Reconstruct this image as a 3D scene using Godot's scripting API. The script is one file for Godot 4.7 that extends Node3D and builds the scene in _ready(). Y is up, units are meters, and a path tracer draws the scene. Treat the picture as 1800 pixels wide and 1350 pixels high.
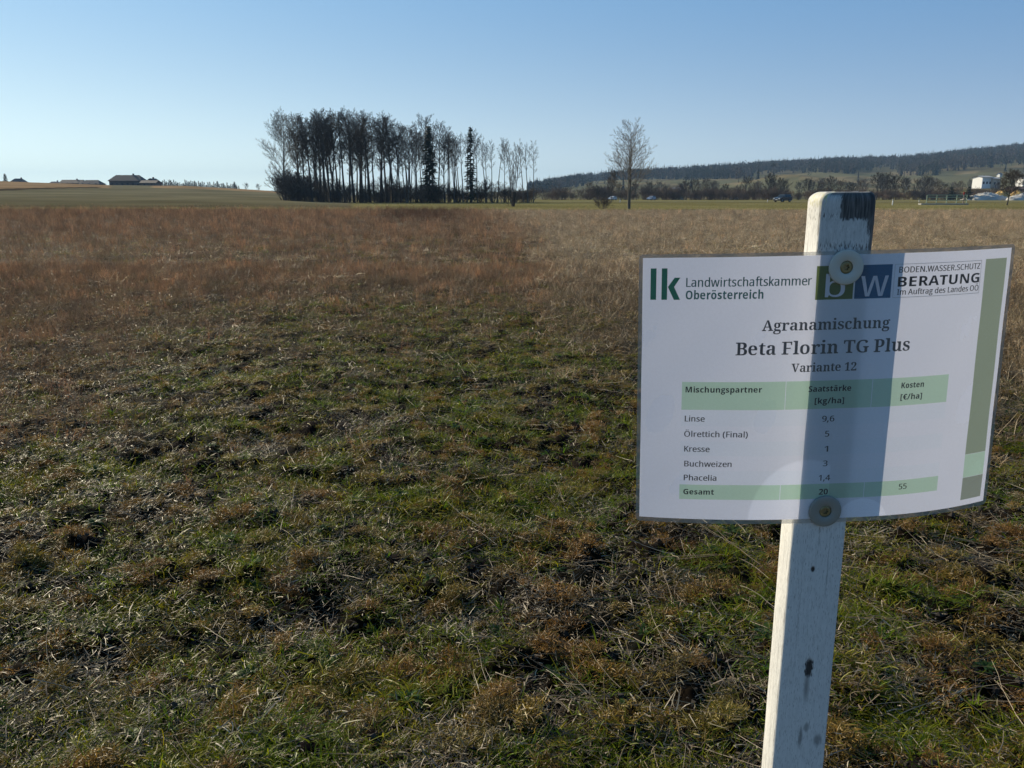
extends Node3D

# ------------------------------------------------------------------ helpers
class Buf:
	var v := PackedVector3Array()
	var c := PackedColorArray()
	var t := PackedVector2Array()
	var i := PackedInt32Array()
	var col := Color.WHITE

	func p(a: Vector3, uv := Vector2.ZERO) -> int:
		v.push_back(a)
		c.push_back(col)
		t.push_back(uv)
		return v.size() - 1

	func tri(a: Vector3, b: Vector3, d: Vector3) -> void:
		var n := v.size()
		v.push_back(a); v.push_back(b); v.push_back(d)
		for k in 3:
			c.push_back(col)
			t.push_back(Vector2.ZERO)
			i.push_back(n + k)

	func quad(a: Vector3, b: Vector3, d: Vector3, e: Vector3) -> void:
		var n := v.size()
		v.push_back(a); v.push_back(b); v.push_back(d); v.push_back(e)
		for k in 4:
			c.push_back(col)
			t.push_back(Vector2.ZERO)
		for k in [0, 1, 2, 0, 2, 3]:
			i.push_back(n + k)

	func box(lo: Vector3, hi: Vector3) -> void:
		var a := lo
		var b := hi
		quad(Vector3(a.x, a.y, b.z), Vector3(a.x, b.y, b.z), Vector3(b.x, b.y, b.z), Vector3(b.x, a.y, b.z))
		quad(Vector3(b.x, a.y, a.z), Vector3(b.x, b.y, a.z), Vector3(a.x, b.y, a.z), Vector3(a.x, a.y, a.z))
		quad(Vector3(a.x, a.y, a.z), Vector3(a.x, b.y, a.z), Vector3(a.x, b.y, b.z), Vector3(a.x, a.y, b.z))
		quad(Vector3(b.x, a.y, b.z), Vector3(b.x, b.y, b.z), Vector3(b.x, b.y, a.z), Vector3(b.x, a.y, a.z))
		quad(Vector3(a.x, b.y, b.z), Vector3(a.x, b.y, a.z), Vector3(b.x, b.y, a.z), Vector3(b.x, b.y, b.z))
		quad(Vector3(a.x, a.y, a.z), Vector3(a.x, a.y, b.z), Vector3(b.x, a.y, b.z), Vector3(b.x, a.y, a.z))

	# a tapering tube through the points; a last radius of 0 closes it in a tip
	func tube(pts: PackedVector3Array, rad: PackedFloat32Array, sides: int) -> void:
		var last := -1
		var up := Vector3(0.31, 0.12, 0.94)
		for k in pts.size():
			var dir := (pts[mini(k + 1, pts.size() - 1)] - pts[maxi(k - 1, 0)]).normalized()
			if absf(dir.dot(up)) > 0.95:
				up = Vector3(0.9, 0.1, -0.4)
			var x := dir.cross(up).normalized()
			var y := dir.cross(x)
			if rad[k] <= 0.0:
				var tip := p(pts[k])
				for s in sides:
					i.push_back(last + s); i.push_back(tip); i.push_back(last + (s + 1) % sides)
				return
			var first := v.size()
			for s in sides:
				var a := TAU * s / sides
				p(pts[k] + (x * cos(a) + y * sin(a)) * rad[k])
			if last >= 0:
				for s in sides:
					var s2 := (s + 1) % sides
					i.push_back(last + s); i.push_back(first + s); i.push_back(first + s2)
					i.push_back(last + s); i.push_back(first + s2); i.push_back(last + s2)
			last = first

	# a narrow leaf: two quads and a tip
	func blade(base: Vector3, dir: Vector3, side: Vector3, length: float, w: float, bend: Vector3) -> void:
		var n := v.size()
		for k in 3:
			var f := k / 3.0
			var m := base + dir * (length * f) + bend * (length * f * f)
			var ww := side * (w * (0.75 + 0.5 * f - 0.75 * f * f))
			p(m - ww); p(m + ww)
		p(base + dir * length + bend * length)
		for q in [0, 2, 3, 0, 3, 1, 2, 4, 5, 2, 5, 3, 4, 6, 5]:
			i.push_back(n + q)

	func mesh(mat: Material, smooth := false, colors := true) -> ArrayMesh:
		var a := []
		a.resize(Mesh.ARRAY_MAX)
		a[Mesh.ARRAY_VERTEX] = v
		a[Mesh.ARRAY_INDEX] = i
		a[Mesh.ARRAY_TEX_UV] = t
		if colors:
			a[Mesh.ARRAY_COLOR] = c
		var m := ArrayMesh.new()
		m.add_surface_from_arrays(Mesh.PRIMITIVE_TRIANGLES, a)
		if smooth:
			var s := SurfaceTool.new()
			s.create_from(m, 0)
			s.generate_normals()
			m = s.commit()
		m.surface_set_material(0, mat)
		return m


var taken := {}


func numbered(called: String) -> String:
	if not taken.has(called):
		taken[called] = 0
		return called
	taken[called] += 1
	return "%s_%03d" % [called, taken[called]]


func tag(o: Node, label := "", category := "", group := "", kind := "") -> Node:
	if label: o.set_meta("label", label)
	if category: o.set_meta("category", category)
	if group: o.set_meta("group", group)
	if kind: o.set_meta("kind", kind)
	return o


func thing(called: String, label: String, category: String, at: Vector3, turn := 0.0, group := "") -> Node3D:
	var o := Node3D.new()
	o.name = numbered(called)
	add_child(o)
	o.position = at
	o.rotation.y = turn
	tag(o, label, category, group)
	return o


func part(called: String, m: Mesh, parent: Node) -> MeshInstance3D:
	var o := MeshInstance3D.new()
	o.name = called
	o.mesh = m
	parent.add_child(o, true)
	return o


func mat(c: Color, rough := 0.9, back := Color.BLACK, tinted := false) -> StandardMaterial3D:
	# c is a real-world (linear) base colour
	var m := StandardMaterial3D.new()
	m.albedo_color = c.linear_to_srgb()
	m.roughness = rough
	if back != Color.BLACK:
		m.backlight_enabled = true
		m.backlight = back.linear_to_srgb()
	m.vertex_color_use_as_albedo = tinted
	m.cull_mode = BaseMaterial3D.CULL_DISABLED
	return m


var rng := RandomNumberGenerator.new()
var relief := FastNoiseLite.new()
var clods := FastNoiseLite.new()
var patchy := FastNoiseLite.new()
var rolling := FastNoiseLite.new()


func rnd(a: float, b: float) -> float:
	return rng.randf_range(a, b)


func curve_at(points: Array, x: float) -> float:
	if x <= points[0].x: return points[0].y
	for k in points.size() - 1:
		if x <= points[k + 1].x:
			return lerpf(points[k].y, points[k + 1].y, (x - points[k].x) / (points[k + 1].x - points[k].x))
	return points[-1].y


# bearings are x / distance, times 1000, seen from where the field path ends (the origin)
var left_rise := [Vector2(-1200, 11.0), Vector2(-624, 9.3), Vector2(-485, 7.2), Vector2(-400, 6.9), Vector2(-340, 5.6), Vector2(-290, 4.2), Vector2(-235, 1.2), Vector2(-195, 0)]
var ridge := [Vector2(-400, 0.0), Vector2(-60, 9.0), Vector2(25, 15.0), Vector2(69, 29.0), Vector2(139, 42.0), Vector2(208, 49.0), Vector2(277, 56.0), Vector2(347, 63.0), Vector2(381, 69.0), Vector2(451, 71.0), Vector2(485, 73.0), Vector2(555, 87.0), Vector2(624, 99.0), Vector2(740, 112.0), Vector2(1200, 130.0)]
var forest_foot := [Vector2(28, 341), Vector2(80, 331), Vector2(100, 318), Vector2(139, 317), Vector2(208, 316), Vector2(277, 315), Vector2(305, 306), Vector2(374, 304), Vector2(416, 306), Vector2(437, 300), Vector2(464, 299), Vector2(468, 309), Vector2(516, 309), Vector2(527, 303), Vector2(569, 296), Vector2(624, 290), Vector2(900, 280)]


func height(x: float, z: float) -> float:
	var r := sqrt(x * x + z * z)
	var d := -z
	var h := 0.0
	if r < 90.0:
		var k := clampf(1.0 - (r - 30.0) / 60.0, 0.0, 1.0)
		h += relief.get_noise_2d(x * 100.0, z * 100.0) * 0.06 * k
		if r < 16.0:
			var cl := clods.get_noise_2d(x * 100.0, z * 100.0)
			h += (0.06 * maxf(cl, -0.7) + 0.012 * relief.get_noise_2d(x * 900.0, z * 900.0)) * clampf((16.0 - r) / 8.0, 0.0, 1.0)
	if d > 80.0:
		var b := 1000.0 * x / d
		var a: float = curve_at(left_rise, b)
		if a > 0.0:
			h += a * pow(clampf((d - 90.0) / 340.0, 0.0, 1.0), 1.3) - a * clampf((d - 480.0) / 300.0, 0.0, 0.8)
		if d > 320.0 and b > 400.0:
			h += 5.6 * exp(-pow((x - 255.0) / 55.0, 2.0) - pow((d - 440.0) / 45.0, 2.0))
		if d > 420.0 and b > -400.0:
			var s := smoothstep(420.0, 1900.0, d)
			h += curve_at(ridge, b) * s * (1.0 + 0.25 * (1.0 - s) * rolling.get_noise_2d(x, z))
			h += 11.0 * exp(-pow((x - 272.0) / 40.0, 2.0) - pow((d - 800.0) / 90.0, 2.0))
	return h


func spot(bearing: float, d: float, lift := 0.0) -> Vector3:
	var x := bearing * d / 1000.0
	return Vector3(x, height(x, -d) + lift, -d)


# ------------------------------------------------------------------ trees
func limb(b: Buf, from: Vector3, dir: Vector3, length: float, r0: float, r1: float, segs: int, sides: int, wander: float, lift: float) -> PackedVector3Array:
	var pts := PackedVector3Array([from])
	var rad := PackedFloat32Array([r0])
	var at := from
	for k in segs:
		dir = (dir + Vector3(rnd(-1, 1), rnd(-1, 1) + lift, rnd(-1, 1)) * wander).normalized()
		at += dir * (length / segs)
		pts.push_back(at)
		rad.push_back(lerpf(r0, r1, (k + 1.0) / segs))
	b.tube(pts, rad, sides)
	return pts


func along(pts: PackedVector3Array, t: float) -> Array:
	var f := t * (pts.size() - 1)
	var k := mini(int(f), pts.size() - 2)
	return [pts[k].lerp(pts[k + 1], f - k), (pts[k + 1] - pts[k]).normalized()]


func off(dir: Vector3, angle: float, az: float) -> Vector3:
	var x := dir.cross(Vector3(0.3, 0.2, 0.9)).normalized()
	var y := dir.cross(x)
	return (dir * cos(angle) + (x * cos(az) + y * sin(az)) * sin(angle)).normalized()


func branches(wood: Buf, twigs: Buf, pts: PackedVector3Array, level: int, length: float, r: float, s: Dictionary) -> void:
	var n: int = s.n[level]
	var top: bool = level == s.n.size() - 1
	var tmin: float = s.first if level == 0 else 0.2
	var az := rnd(0, TAU)
	for k in n:
		var t := tmin + (1.0 - tmin) * pow((k + rnd(0.1, 0.9)) / n, 0.85)
		var got := along(pts, minf(t, 0.995))
		az += 2.4 + rnd(-0.5, 0.5)
		var ang: float = s.angle[level] * rnd(0.75, 1.25)
		var dir := off(got[1], ang, az)
		var taper := 1.0 - 0.55 * t
		if level == 0:
			taper = s.shape.call((t - tmin) / (1.0 - tmin))
		var l: float = length * s.ratio[level] * taper * rnd(0.7, 1.2)
		var rr: float = r * (1.0 - 0.7 * t) * s.get("limb", 0.5) if level == 0 else r * 0.5
		rr = maxf(rr, s.twig)
		if top:
			limb(twigs, got[0], dir, l, s.twig, 0.0, 2, 3, 0.25, s.lift)
		else:
			var q := limb(wood if level == 0 else twigs, got[0], dir, l, rr, s.twig, 4 if level == 0 else 3, 4 if level == 0 else 3, 0.16, s.lift)
			branches(wood, twigs, q, level + 1, l, rr, s)


func bare_tree(h: float, r: float, s: Dictionary, bark: Material, twig: Material, stems := 1, lean := 0.05) -> Node3D:
	var wood := Buf.new()
	var twigs := Buf.new()
	for k in stems:
		var a := TAU * k / stems + rnd(0, 1)
		var dir := Vector3(cos(a) * lean, 1, sin(a) * lean).normalized()
		var tall := h * (1.0 if k == 0 else rnd(0.82, 0.98))
		var pts := limb(wood, Vector3(cos(a), 0, sin(a)) * (0.0 if stems == 1 else r * 0.7) - Vector3(0, 0.3, 0), dir, tall * 0.97, r, s.twig * 1.3, 9, 7, 0.045, 0.5)
		branches(wood, twigs, pts, 0, tall, r, s)
	var o := Node3D.new()
	part("trunk", wood.mesh(bark, false, false), o)
	part("crown", twigs.mesh(twig, false, false), o)
	return o


func shrub_mesh(stems: int, h: float, spread: float, twig: float, n: Array) -> Buf:
	var b := Buf.new()
	var s := {"n": n, "angle": [0.6, 0.7, 0.7], "ratio": [0.5, 0.5, 0.5], "first": 0.2, "twig": twig, "lift": 0.3, "shape": func(t): return 1.0 - 0.5 * t}
	for k in stems:
		var a := rnd(0, TAU)
		var out := spread * sqrt(rng.randf())
		var pts := limb(b, Vector3(cos(a), 0, sin(a)) * out * 0.35 - Vector3(0, 0.1, 0), Vector3(cos(a) * out * 1.1 / h, 1, sin(a) * out * 1.1 / h).normalized(), h * rnd(0.65, 1.05), twig * 2.2, twig, 4, 3, 0.12, 0.2)
		branches(b, b, pts, 0, h, twig * 2.0, s)
	return b


func conifer(h: float, r: float, ragged: float, bark: Material, leaf: Material) -> Node3D:
	var wood := Buf.new()
	var green := Buf.new()
	var pts := limb(wood, Vector3(0, -0.3, 0), Vector3.UP, h, h * 0.014, 0.02, 8, 6, 0.01, 0.0)
	var rows := int(h * 2.1)
	for k in rows:
		var t := 0.08 + 0.92 * k / rows
		var reach := r * pow(1.0 - t, 0.75) * rnd(0.75, 1.15) + 0.15
		for j in 8:
			if rng.randf() < ragged: continue
			var a := rnd(0, TAU)
			var at: Vector3 = along(pts, t)[0]
			var len := reach * rnd(0.6, 1.15)
			var q := limb(wood, at, Vector3(cos(a), 0.15 - 0.4 * (1.0 - t), sin(a)).normalized(), len, 0.03, 0.012, 3, 3, 0.06, -0.3)
			for m in int(10 + len * 10):
				var got := along(q, rnd(0.15, 1.0))
				var g := rnd(0.6, 1.3)
				green.col = Color(g, g, g)
				var side := Vector3(rnd(-1, 1), rnd(-1.4, 0.1), rnd(-1, 1)).normalized()
				green.blade(got[0], (got[1] * 0.6 + side).normalized(), side.cross(got[1]).normalized(), rnd(0.25, 0.6), rnd(0.04, 0.09), Vector3(0, -0.25, 0))
	var o := Node3D.new()
	part("trunk", wood.mesh(bark, false, false), o)
	part("crown", green.mesh(leaf), o)
	return o


func ordinal(n: int) -> String:
	var small := ["", "first", "second", "third", "fourth", "fifth", "sixth", "seventh", "eighth", "ninth", "tenth", "eleventh", "twelfth", "thirteenth", "fourteenth", "fifteenth", "sixteenth", "seventeenth", "eighteenth", "nineteenth"]
	if n < 20: return small[n]
	var tens := ["", "", "twent", "thirt", "fort"]
	return tens[n / 10] + ("ieth" if n % 10 == 0 else "y-" + small[n % 10])


# the same places from left to right
func in_order(list: Array) -> Array:
	var l := list.duplicate()
	l.sort_custom(func(a, b): return a[0] < b[0])
	return l


func plant(o: Node3D, called: String, label: String, category: String, at: Vector3, turn: float, sc: Vector3, group := "") -> Node3D:
	var c: Node3D = o.duplicate()
	c.name = numbered(called)
	add_child(c)
	c.position = at
	c.rotation.y = turn
	c.scale = sc
	tag(c, label, category, group)
	return c


# ------------------------------------------------------------------ ground cover
func stuff(called: String, label: String) -> Node3D:
	var o := Node3D.new()
	o.name = called
	add_child(o)
	return tag(o, label, "", "", "stuff")


# n copies of the meshes between the distances near and far, thinning by power; where(x, z) gives the chance, look(x, z) a tint
func scatter(into: Node3D, called: String, meshes: Array, n: int, near: float, far: float, power: float, wide: float, where: Callable, look: Callable, size: Vector2, tilt := 0.15, sink := 0.0, grow = null) -> void:
	var sets := []
	for m in meshes: sets.append([[], []])
	var e := 2.0 - power
	var a := pow(near, e)
	var b := pow(far, e)
	for k in n:
		var d := pow(a + rng.randf() * (b - a), 1.0 / e)
		var x := rnd(-wide, wide) * d
		var pick := rng.randi() % meshes.size()
		if rng.randf() > where.call(x, -d): continue
		var s := rnd(size.x, size.y)
		if grow != null: s *= grow.call(x, -d)
		var basis := Basis.from_euler(Vector3(rnd(-tilt, tilt), rnd(0, TAU), rnd(-tilt, tilt))).scaled(Vector3(s, s * rnd(0.8, 1.2), s))
		sets[pick][0].append(Transform3D(basis, Vector3(x, height(x, -d) - sink, -d)))
		sets[pick][1].append(look.call(x, -d))
	for q in meshes.size():
		var mm := MultiMesh.new()
		mm.transform_format = MultiMesh.TRANSFORM_3D
		mm.use_colors = true
		mm.mesh = meshes[q]
		mm.instance_count = sets[q][0].size()
		for k in sets[q][0].size():
			mm.set_instance_transform(k, sets[q][0][k])
			mm.set_instance_color(k, sets[q][1][k])
		var o := MultiMeshInstance3D.new()
		o.name = called
		o.multimesh = mm
		into.add_child(o, true)
		tag(o, "", "", "", "stuff")


func noise(seed_: int, f: float, oct := 3) -> FastNoiseLite:
	var n := FastNoiseLite.new()
	n.seed = seed_
	n.noise_type = FastNoiseLite.TYPE_SIMPLEX_SMOOTH
	n.frequency = f
	n.fractal_octaves = oct
	return n


# ------------------------------------------------------------------ scene
func _ready() -> void:
	rng.seed = 4711
	sky_and_camera()
	relief = noise(3, 0.006, 4)
	clods = noise(5, 0.055, 3)
	patchy = noise(9, 0.5, 3)
	rolling = noise(12, 0.006, 2)
	land()
	far_buildings()
	trees()
	roadside()
	hill_forest()
	ground_cover()
	field_sign()


func sky_and_camera() -> void:
	var cam := Camera3D.new()
	cam.name = "camera"
	cam.position = Vector3(0, 1.2, 0)
	cam.rotation_degrees = Vector3(-13.19, 0, 0)
	cam.fov = 51.38
	cam.near = 0.05
	cam.far = 6000
	add_child(cam)
	cam.current = true

	var sun_az := deg_to_rad(-47.0)
	var sun_el := deg_to_rad(26.0)
	var sun := DirectionalLight3D.new()
	sun.name = "sun"
	sun.light_energy = 1.6
	sun.light_color = Color(1.0, 0.94, 0.82)
	sun.light_angular_distance = 0.5
	sun.shadow_enabled = true
	sun.sky_mode = DirectionalLight3D.SKY_MODE_LIGHT_ONLY
	add_child(sun)
	var to_sun := Vector3(sin(sun_az) * cos(sun_el), sin(sun_el), -cos(sun_az) * cos(sun_el))
	sun.look_at_from_position(to_sun * 50.0, Vector3.ZERO, Vector3.UP)

	var img := Image.create(1024, 512, false, Image.FORMAT_RGBF)
	for y in 512:
		var el := (0.5 - (y + 0.5) / 512.0) * PI
		var e := rad_to_deg(maxf(el, 0.0))
		for x in 1024:
			var az := (x + 0.5) / 1024.0 * TAU
			var d := Vector3(sin(az) * cos(el), sin(el), -cos(az) * cos(el))
			var ang := rad_to_deg(acos(clampf(d.dot(to_sun), -1, 1)))
			# a clear sky: pale at the horizon, deep blue overhead, whiter towards the sun
			var near_sun := exp(-ang / 50.0) + 0.11 * pow(maxf(0.0, -cos(deg_to_rad(ang))), 2.0)
			var low := Vector3(0.25, 0.30, 0.48) + Vector3(2.05, 2.35, 1.70) * near_sun
			var high := (Vector3(0.02, 0.165, 0.43) + Vector3(0.30, 0.48, 0.62) * near_sun) * (0.5 + 0.5 * exp(-maxf(e - 14.0, 0.0) / 26.0))
			var c := high.lerp(low, exp(-e / 6.0)) / 1.25
			img.set_pixel(x, y, Color(c.x, c.y, c.z))
	var pano := PanoramaSkyMaterial.new()
	pano.panorama = ImageTexture.create_from_image(img)
	var env := Environment.new()
	env.background_mode = Environment.BG_SKY
	env.sky = Sky.new()
	env.sky.sky_material = pano
	env.tonemap_mode = Environment.TONE_MAPPER_LINEAR
	env.tonemap_exposure = 1.25
	env.sdfgi_enabled = true
	env.ssao_enabled = true
	env.ssil_enabled = true
	env.fog_enabled = true
	env.fog_density = 0.00014
	env.fog_light_color = Color(0.70, 0.85, 1.0)
	var we := WorldEnvironment.new()
	we.name = "environment"
	we.environment = env
	add_child(we)


const FIELD_END := 72.0


func straw_share(x: float, z: float) -> float:
	# how much the bleached, flattened straw takes over from the standing brown stalks (to the right)
	var d := -z
	var b := 1000.0 * x / d
	return smoothstep(-35.0, 45.0, b + 30.0 * patchy.get_noise_2d(x, z) + 1.6 * (minf(d, 60.0) - 40.0))


func weed_share(x: float, z: float) -> float:
	# 0 on the short green cover in front, 1 where the tall dead cover crop begins
	var d := -z
	var b := 1000.0 * x / d
	var from := curve_at([Vector2(-640, 4.4), Vector2(-420, 6.9), Vector2(-200, 8.2), Vector2(0, 8.4), Vector2(150, 7.0), Vector2(400, 6.4), Vector2(640, 5.5)], b)
	return smoothstep(from * 0.6, from * 1.6, d + 1.6 * patchy.get_noise_2d(x * 1.7, z * 1.7))


func ground_colour(x: float, z: float) -> Color:
	var d := -z
	var r := sqrt(x * x + z * z)
	var b := 1000.0 * x / maxf(d, 0.1)
	var n := patchy.get_noise_2d(x, z)
	var c: Color
	if r < 60.0 or d < FIELD_END:
		var w := weed_share(x, z) if d > 1.0 else 0.0
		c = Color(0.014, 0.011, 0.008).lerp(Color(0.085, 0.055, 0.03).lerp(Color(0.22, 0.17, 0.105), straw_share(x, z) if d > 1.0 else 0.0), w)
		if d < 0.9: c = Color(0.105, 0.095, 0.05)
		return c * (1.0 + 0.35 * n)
	n = rolling.get_noise_2d(x * 4.0, z * 4.0) * 0.25 + 0.3 * relief.get_noise_2d(x * 6.0, z * 6.0)
	if b < -195.0 and d > 95.0:
		c = Color(0.15, 0.135, 0.085)
		var edge := lerpf(225.0, 340.0, clampf((b + 624.0) / 139.0, 0.0, 1.0))
		if b < -280.0 and (b < -490.0 or b > -438.0) and d > (edge if b < -490.0 else 345.0):
			c = Color(0.27, 0.185, 0.105)
			if b < -500.0 and d < edge + 28.0: c = Color(0.07, 0.055, 0.035)
		elif d < 180.0:
			c = Color(0.11, 0.095, 0.055).lerp(c, (d - 95.0) / 85.0)
		return c * (1.0 + n)
	if d < 420.0:
		c = Color(0.17, 0.155, 0.065)
		if fmod(absf(d + 6.0 * n), 17.0) < 6.0: c = Color(0.20, 0.17, 0.08)
		return c * (1.0 + n)
	var f := rolling.get_noise_2d(x * 0.8 + 400.0, z * 0.5)
	c = Color(0.135, 0.128, 0.07) if f > 0.05 else Color(0.20, 0.16, 0.09) if f > -0.2 else Color(0.10, 0.09, 0.05)
	return c * (1.0 + 0.6 * n)


func land() -> void:
	var grain := Image.create(256, 256, false, Image.FORMAT_RGB8)
	var gn := noise(21, 0.09, 4).get_seamless_image(256, 256)
	for y in 256:
		for x in 256:
			var g := 0.55 + 0.75 * (gn.get_pixel(x, y).r - 0.2)
			grain.set_pixel(x, y, Color(g, g, g))
	var soil := mat(Color.WHITE, 0.95, Color.BLACK, true)
	soil.albedo_texture = ImageTexture.create_from_image(grain)
	soil.uv1_triplanar = true
	soil.uv1_world_triplanar = true
	soil.uv1_scale = Vector3(1.7, 1.7, 1.7)
	var turf := mat(Color.WHITE, 1.0, Color.BLACK, true)
	turf.metallic_specular = 0.0
	soil.metallic_specular = 0.15

	var az := PackedFloat32Array()
	var a := -180.0
	while a < 179.9:
		az.push_back(deg_to_rad(a))
		a += 0.3 if a > -44.0 and a < 44.0 else 4.0
	var rr := PackedFloat32Array()
	var r := 0.25
	while r < 4200.0:
		rr.push_back(r)
		r *= 1.35 if r < 1.0 else 1.0105 if r < 9.0 else 1.03
	var zone := [Buf.new(), Buf.new(), Buf.new(), Buf.new()]  # field, meadow, slope on the left, hills
	var n := az.size()
	var pos := PackedVector3Array()
	var tint := PackedColorArray()
	for k in rr.size():
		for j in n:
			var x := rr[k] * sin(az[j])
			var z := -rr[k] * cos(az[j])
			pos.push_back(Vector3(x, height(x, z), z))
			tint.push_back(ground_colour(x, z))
	var own := [{}, {}, {}, {}]
	for k in rr.size() - 1:
		for j in n:
			var ids := [k * n + j, (k + 1) * n + j, (k + 1) * n + (j + 1) % n, k * n + (j + 1) % n]
			var m: Vector3 = (pos[ids[0]] + pos[ids[2]]) * 0.5
			var d := -m.z
			var b := 1000.0 * m.x / maxf(d, 0.1)
			var q := 0
			if d > 420.0 and b > -195.0: q = 3
			elif d > 95.0 and b < -195.0: q = 2
			elif d > FIELD_END or (d < 1.0 and rr[k] > 60.0): q = 1
			var bf: Buf = zone[q]
			var at := []
			for id in ids:
				if not own[q].has(id):
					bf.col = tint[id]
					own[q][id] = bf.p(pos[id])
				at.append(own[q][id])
			for w in [0, 1, 2, 0, 2, 3]:
				bf.i.push_back(at[w])
	var names := ["field_ground", "meadow", "sloping_field", "hills"]
	for q in 4:
		var o := MeshInstance3D.new()
		o.name = names[q]
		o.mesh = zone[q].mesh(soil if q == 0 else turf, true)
		add_child(o)
		tag(o, "", "", "", "structure")

	# the country road behind the meadow
	var rd := Buf.new()
	for side in [[-3.2, 3.2, Color(0.055, 0.055, 0.058), 0.012], [-2.9, -2.78, Color(0.6, 0.6, 0.58), 0.018], [2.78, 2.9, Color(0.6, 0.6, 0.58), 0.018]]:
		rd.col = side[2]
		for k in 60:
			var x0 := -10.0 + k * 5.0
			var lift: float = 0.12 + side[3]
			var z0 := -184.0 + 0.04 * x0
			rd.quad(Vector3(x0, lift, z0 + side[1]), Vector3(x0, lift, z0 + side[0]), Vector3(x0 + 5.0, lift, z0 + 0.2 + side[0]), Vector3(x0 + 5.0, lift, z0 + 0.2 + side[1]))
	var road := part("road", rd.mesh(mat(Color.WHITE, 0.85, Color.BLACK, true)), self)
	tag(road, "", "", "", "structure")


# ------------------------------------------------------------------ buildings far off
func house(label: String, at: Vector3, turn: float, w: float, dp: float, eave: float, rise: float, wall_c: Color, roof_c: Color, windows: int, hip := 0.0, chimney := true) -> Node3D:
	var o := thing("house", label, "house", at, turn)
	var b := Buf.new()
	b.box(Vector3(-w / 2, -1.5, -dp / 2), Vector3(w / 2, eave, dp / 2))
	if hip == 0.0:
		for s in [-1.0, 1.0]:
			b.tri(Vector3(s * w / 2, eave, -dp / 2), Vector3(s * w / 2, eave + rise, 0), Vector3(s * w / 2, eave, dp / 2))
	part("wall", b.mesh(mat(wall_c, 0.9), false, false), o)
	var rf := Buf.new()
	var e := 0.6
	for s in [-1.0, 1.0]:
		for lift in [0.05, 0.3]:
			rf.quad(Vector3(-w / 2 - e, eave - 0.35 + lift, s * (dp / 2 + e)), Vector3(-w / 2 - e + hip * w, eave + rise + lift, 0), Vector3(w / 2 + e - hip * w, eave + rise + lift, 0), Vector3(w / 2 + e, eave - 0.35 + lift, s * (dp / 2 + e)))
		if hip > 0.0:
			rf.tri(Vector3(s * (w / 2 + e), eave - 0.05, -dp / 2 - e), Vector3(s * (w / 2 + e - hip * w), eave + rise + 0.3, 0), Vector3(s * (w / 2 + e), eave - 0.05, dp / 2 + e))
		rf.quad(Vector3(-w / 2 - e, eave - 0.3, s * (dp / 2 + e)), Vector3(-w / 2 - e, eave - 0.05, s * (dp / 2 + e)), Vector3(w / 2 + e, eave - 0.05, s * (dp / 2 + e)), Vector3(w / 2 + e, eave - 0.3, s * (dp / 2 + e)))
	var roof := part("roof", rf.mesh(mat(roof_c, 0.85), false, false), o)
	if chimney:
		var ch := Buf.new()
		ch.box(Vector3(w * 0.15, eave + rise * 0.4, -0.9), Vector3(w * 0.15 + 0.8, eave + rise + 1.1, -0.1))
		part("chimney", ch.mesh(mat(Color(0.25, 0.12, 0.09)), false, false), roof)
	for k in windows:
		var x := -w / 2 + w * (k + 0.5) / windows
		for lv in maxi(1, int(eave / 2.8)):
			var wd := Buf.new()
			wd.box(Vector3(x - 0.55, 1.0 + lv * 2.7, dp / 2 - 0.1), Vector3(x + 0.55, 2.3 + lv * 2.7, dp / 2 + 0.04))
			part("window", wd.mesh(mat(Color(0.03, 0.035, 0.045), 0.15), false, false), o)
	return o


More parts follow.
